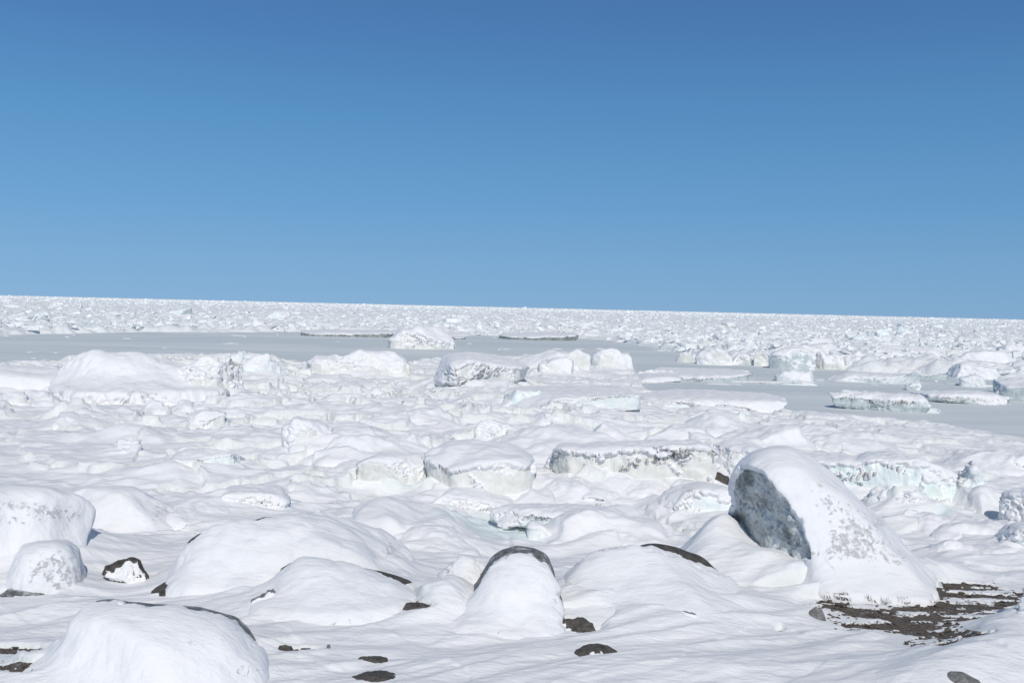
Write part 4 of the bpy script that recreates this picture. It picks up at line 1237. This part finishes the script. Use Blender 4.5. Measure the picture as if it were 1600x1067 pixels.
for k in np.nonzero(keep)[0]:
    V, F = protos[rs.randint(50)]
    s = (.15 + .65 * rs.rand() ** 3) * max(1.0, (Dc[k] / 380) ** .8) 
    if rs.rand() < .03: s *= 1.6
    an = rs.rand() * 6.283
    tl = rs.randn() * .35
    R = np.array(Matrix.Rotation(an, 3, 'Z') @ Matrix.Rotation(tl, 3, 'X'))
    Q = (V * s * [1.3, 1.1, 1.0]) @ R.T + [cxp[k], cyp[k], max(HC[k], .05) + s * .12]
    VV.append(Q)
    FF.append(F + off)
    off += len(V)
    cy = rs.rand()
    a_, b_, c_ = Q[F[:, 0]], Q[F[:, 1]], Q[F[:, 2]]
    nn = np.cross(b_ - a_, c_ - a_)
    nn /= np.linalg.norm(nn, axis=1)[:, None] + 1e-9
    up = np.abs(nn[:, 2]) > .22
    MI.append(np.where(up, 0, 2 if cy < .12 else (3 if cy > .985 else 1)))
me = mesh_from('ice_rubble', np.vstack(VV), tris=np.vstack(FF), smooth=False, mats=[M['pack'], M['ice'], M['cyan'], M['grey']], midx=np.concatenate(MI))
tag(link('ice_rubble', me), 'jumbled drift ice rubble stretching to the horizon', 'ice rubble', kind='stuff')

# the larger blocks one can tell apart along the edge of the pack
def chunk_proto(k):
    r2 = np.random.RandomState(100 + k)
    nth, nph = 40, 24
    th = np.linspace(0, 2 * np.pi, nth, endpoint=False)[None]
    ph = np.linspace(.03, np.pi - .03, nph)[:, None]
    d = np.stack([np.sin(ph) * np.cos(th), np.sin(ph) * np.sin(th), np.cos(ph) + 0 * th], -1)
    r = np.full(d.shape[:2], 1.15)
    pl = [((0, 0, 1), .55 + .2 * r2.rand())]
    for j in range(8):
        v = r2.randn(3) * [1, 1, .55]
        pl.append((v / np.linalg.norm(v), .62 + .3 * r2.rand()))
    inv = 0
    for v, hh in pl:
        c = np.clip(d @ np.array(v) / hh, .0, None)
        inv = inv + c ** 14
    r = (inv + (1 / 1.3) ** 14) ** (-1 / 14)
    P = d * r[..., None]
    P = P * (1 + .10 * fbm3(P * 1.8, k, 3))[..., None]
    P = P * [1.0, .8, .62 + .3 * r2.rand()]
    return P
CH = []
for k in range(14):
    P = chunk_proto(k)
    nr, nc = P.shape[:2]
    du = np.roll(P, -1, 1) - np.roll(P, 1, 1)
    dv = np.gradient(P, axis=0)
    nv = np.cross(dv, du); nv /= np.linalg.norm(nv, axis=-1)[..., None] + 1e-9
    if (P * nv).sum(-1).mean() < 0: nv = -nv
    quads = grid_quads(nr, nc, True)
    cr = (nv[..., 2] + .25 * perlin3(P * 2.2, k)).reshape(-1)[quads].mean(1) > .35
    kind = ['ice', 'snow', 'ice', 'cyan', 'snow', 'cream'][k % 6]
    mm = M[kind] if kind != 'snow' else M['snow']
    me = mesh_from('ice_chunk', P.reshape(-1, 3), quads=quads, mats=[mm, M['snow']], midx=cr.astype(int), attrs={'speck': np.zeros(nr * nc)})
    CH.append((me, kind))
cand = []
tries = 0
CHL = {'ice': 'rounded pale ice chunk with snowy top at the seaward pack edge',
       'snow': 'small white snow covered chunk among the pack ice beyond the channel',
       'cyan': 'small blue green ice chunk among the white pack ice',
       'cream': 'cream coloured ice chunk among the white pack ice'}
CHG = {'ice': 'pale ice chunks of the distant pack', 'snow': 'snowy chunks of the distant pack',
       'cyan': 'blue green chunks of the distant pack', 'cream': 'cream chunks of the distant pack'}
nb = 0
while nb < 230 and tries < 6000:
    tries += 1
    PX = rs.rand() * 1700 - 50
    by0 = float(bank(PX))
    hz = 461 + PX * .02375
    f = rs.rand() ** 1.6
    PY = by0 - 1.5 - f * (by0 - hz - 12)
    d = ray(PX, PY)
    tt = -(CAM_Z - .1) / d[2]
    p = CP + d * tt
    dist = math.hypot(p[0], p[1])
    s = (5 + 13 * rs.rand() ** 2.2) * dist / FPX * (1 + .5 * (PX > 1050))
    if s > 4: continue
    if any(math.hypot(p[0] - q[0], (p[1] - q[1]) * .4) < .55 * (s + q[2]) for q in cand): continue
    cand.append((p[0], p[1], s))
    me, kind = CH[rs.randint(14)]
    o = link('ice_chunk', me, (p[0], p[1], float(pack_h(np.array([p[0]]), np.array([p[1]]))[0]) * .7 + s * .12))
    o.scale = (s * (.8 + .5 * rs.rand()), s * (.8 + .4 * rs.rand()), s * (.5 + .4 * rs.rand()) * min(1.0, 1.6 / s + .3))
    o.rotation_euler = (rs.randn() * .15, rs.randn() * .15, rs.rand() * 6.28)
    tag(o, CHL[kind], 'ice chunk', CHG[kind])
    nb += 1

# thin fragments drifting in the new ice of the channels
nf = 0
while nf < 44:
    if rs.rand() < .55:
        PX = rs.rand() * 1050
        PY = float(bank(PX)) + 3 + (rs.rand() ** 2) * (float(np.interp(PX, EDGE_X, EDGE_Y)) - float(bank(PX)) - 8)
    else:
        PX = 1050 + rs.rand() * 560
        PY = 575 + rs.rand() * 70
        if not (float(bank(PX)) + 3 < PY < float(np.interp(PX, EDGE_X, EDGE_Y)) - 4): continue
    d = ray(PX, PY)
    p = CP - d * CAM_Z / d[2]
    sc = (3 + 9 * rs.rand() ** 2) * math.hypot(p[0], p[1]) / FPX
    o = link('ice_fragment', CH[rs.randint(14)][0], (p[0], p[1], .0))
    o.scale = (sc * (1 + rs.rand()), sc * (1 + .5 * rs.rand()), .06 + .1 * rs.rand() + sc * .08)
    o.rotation_euler = (0, 0, rs.rand() * 6.28)
    tag(o, 'small thin ice fragment frozen into the grey channel', 'ice fragment', 'thin ice fragments in the grey channels')
    nf += 1
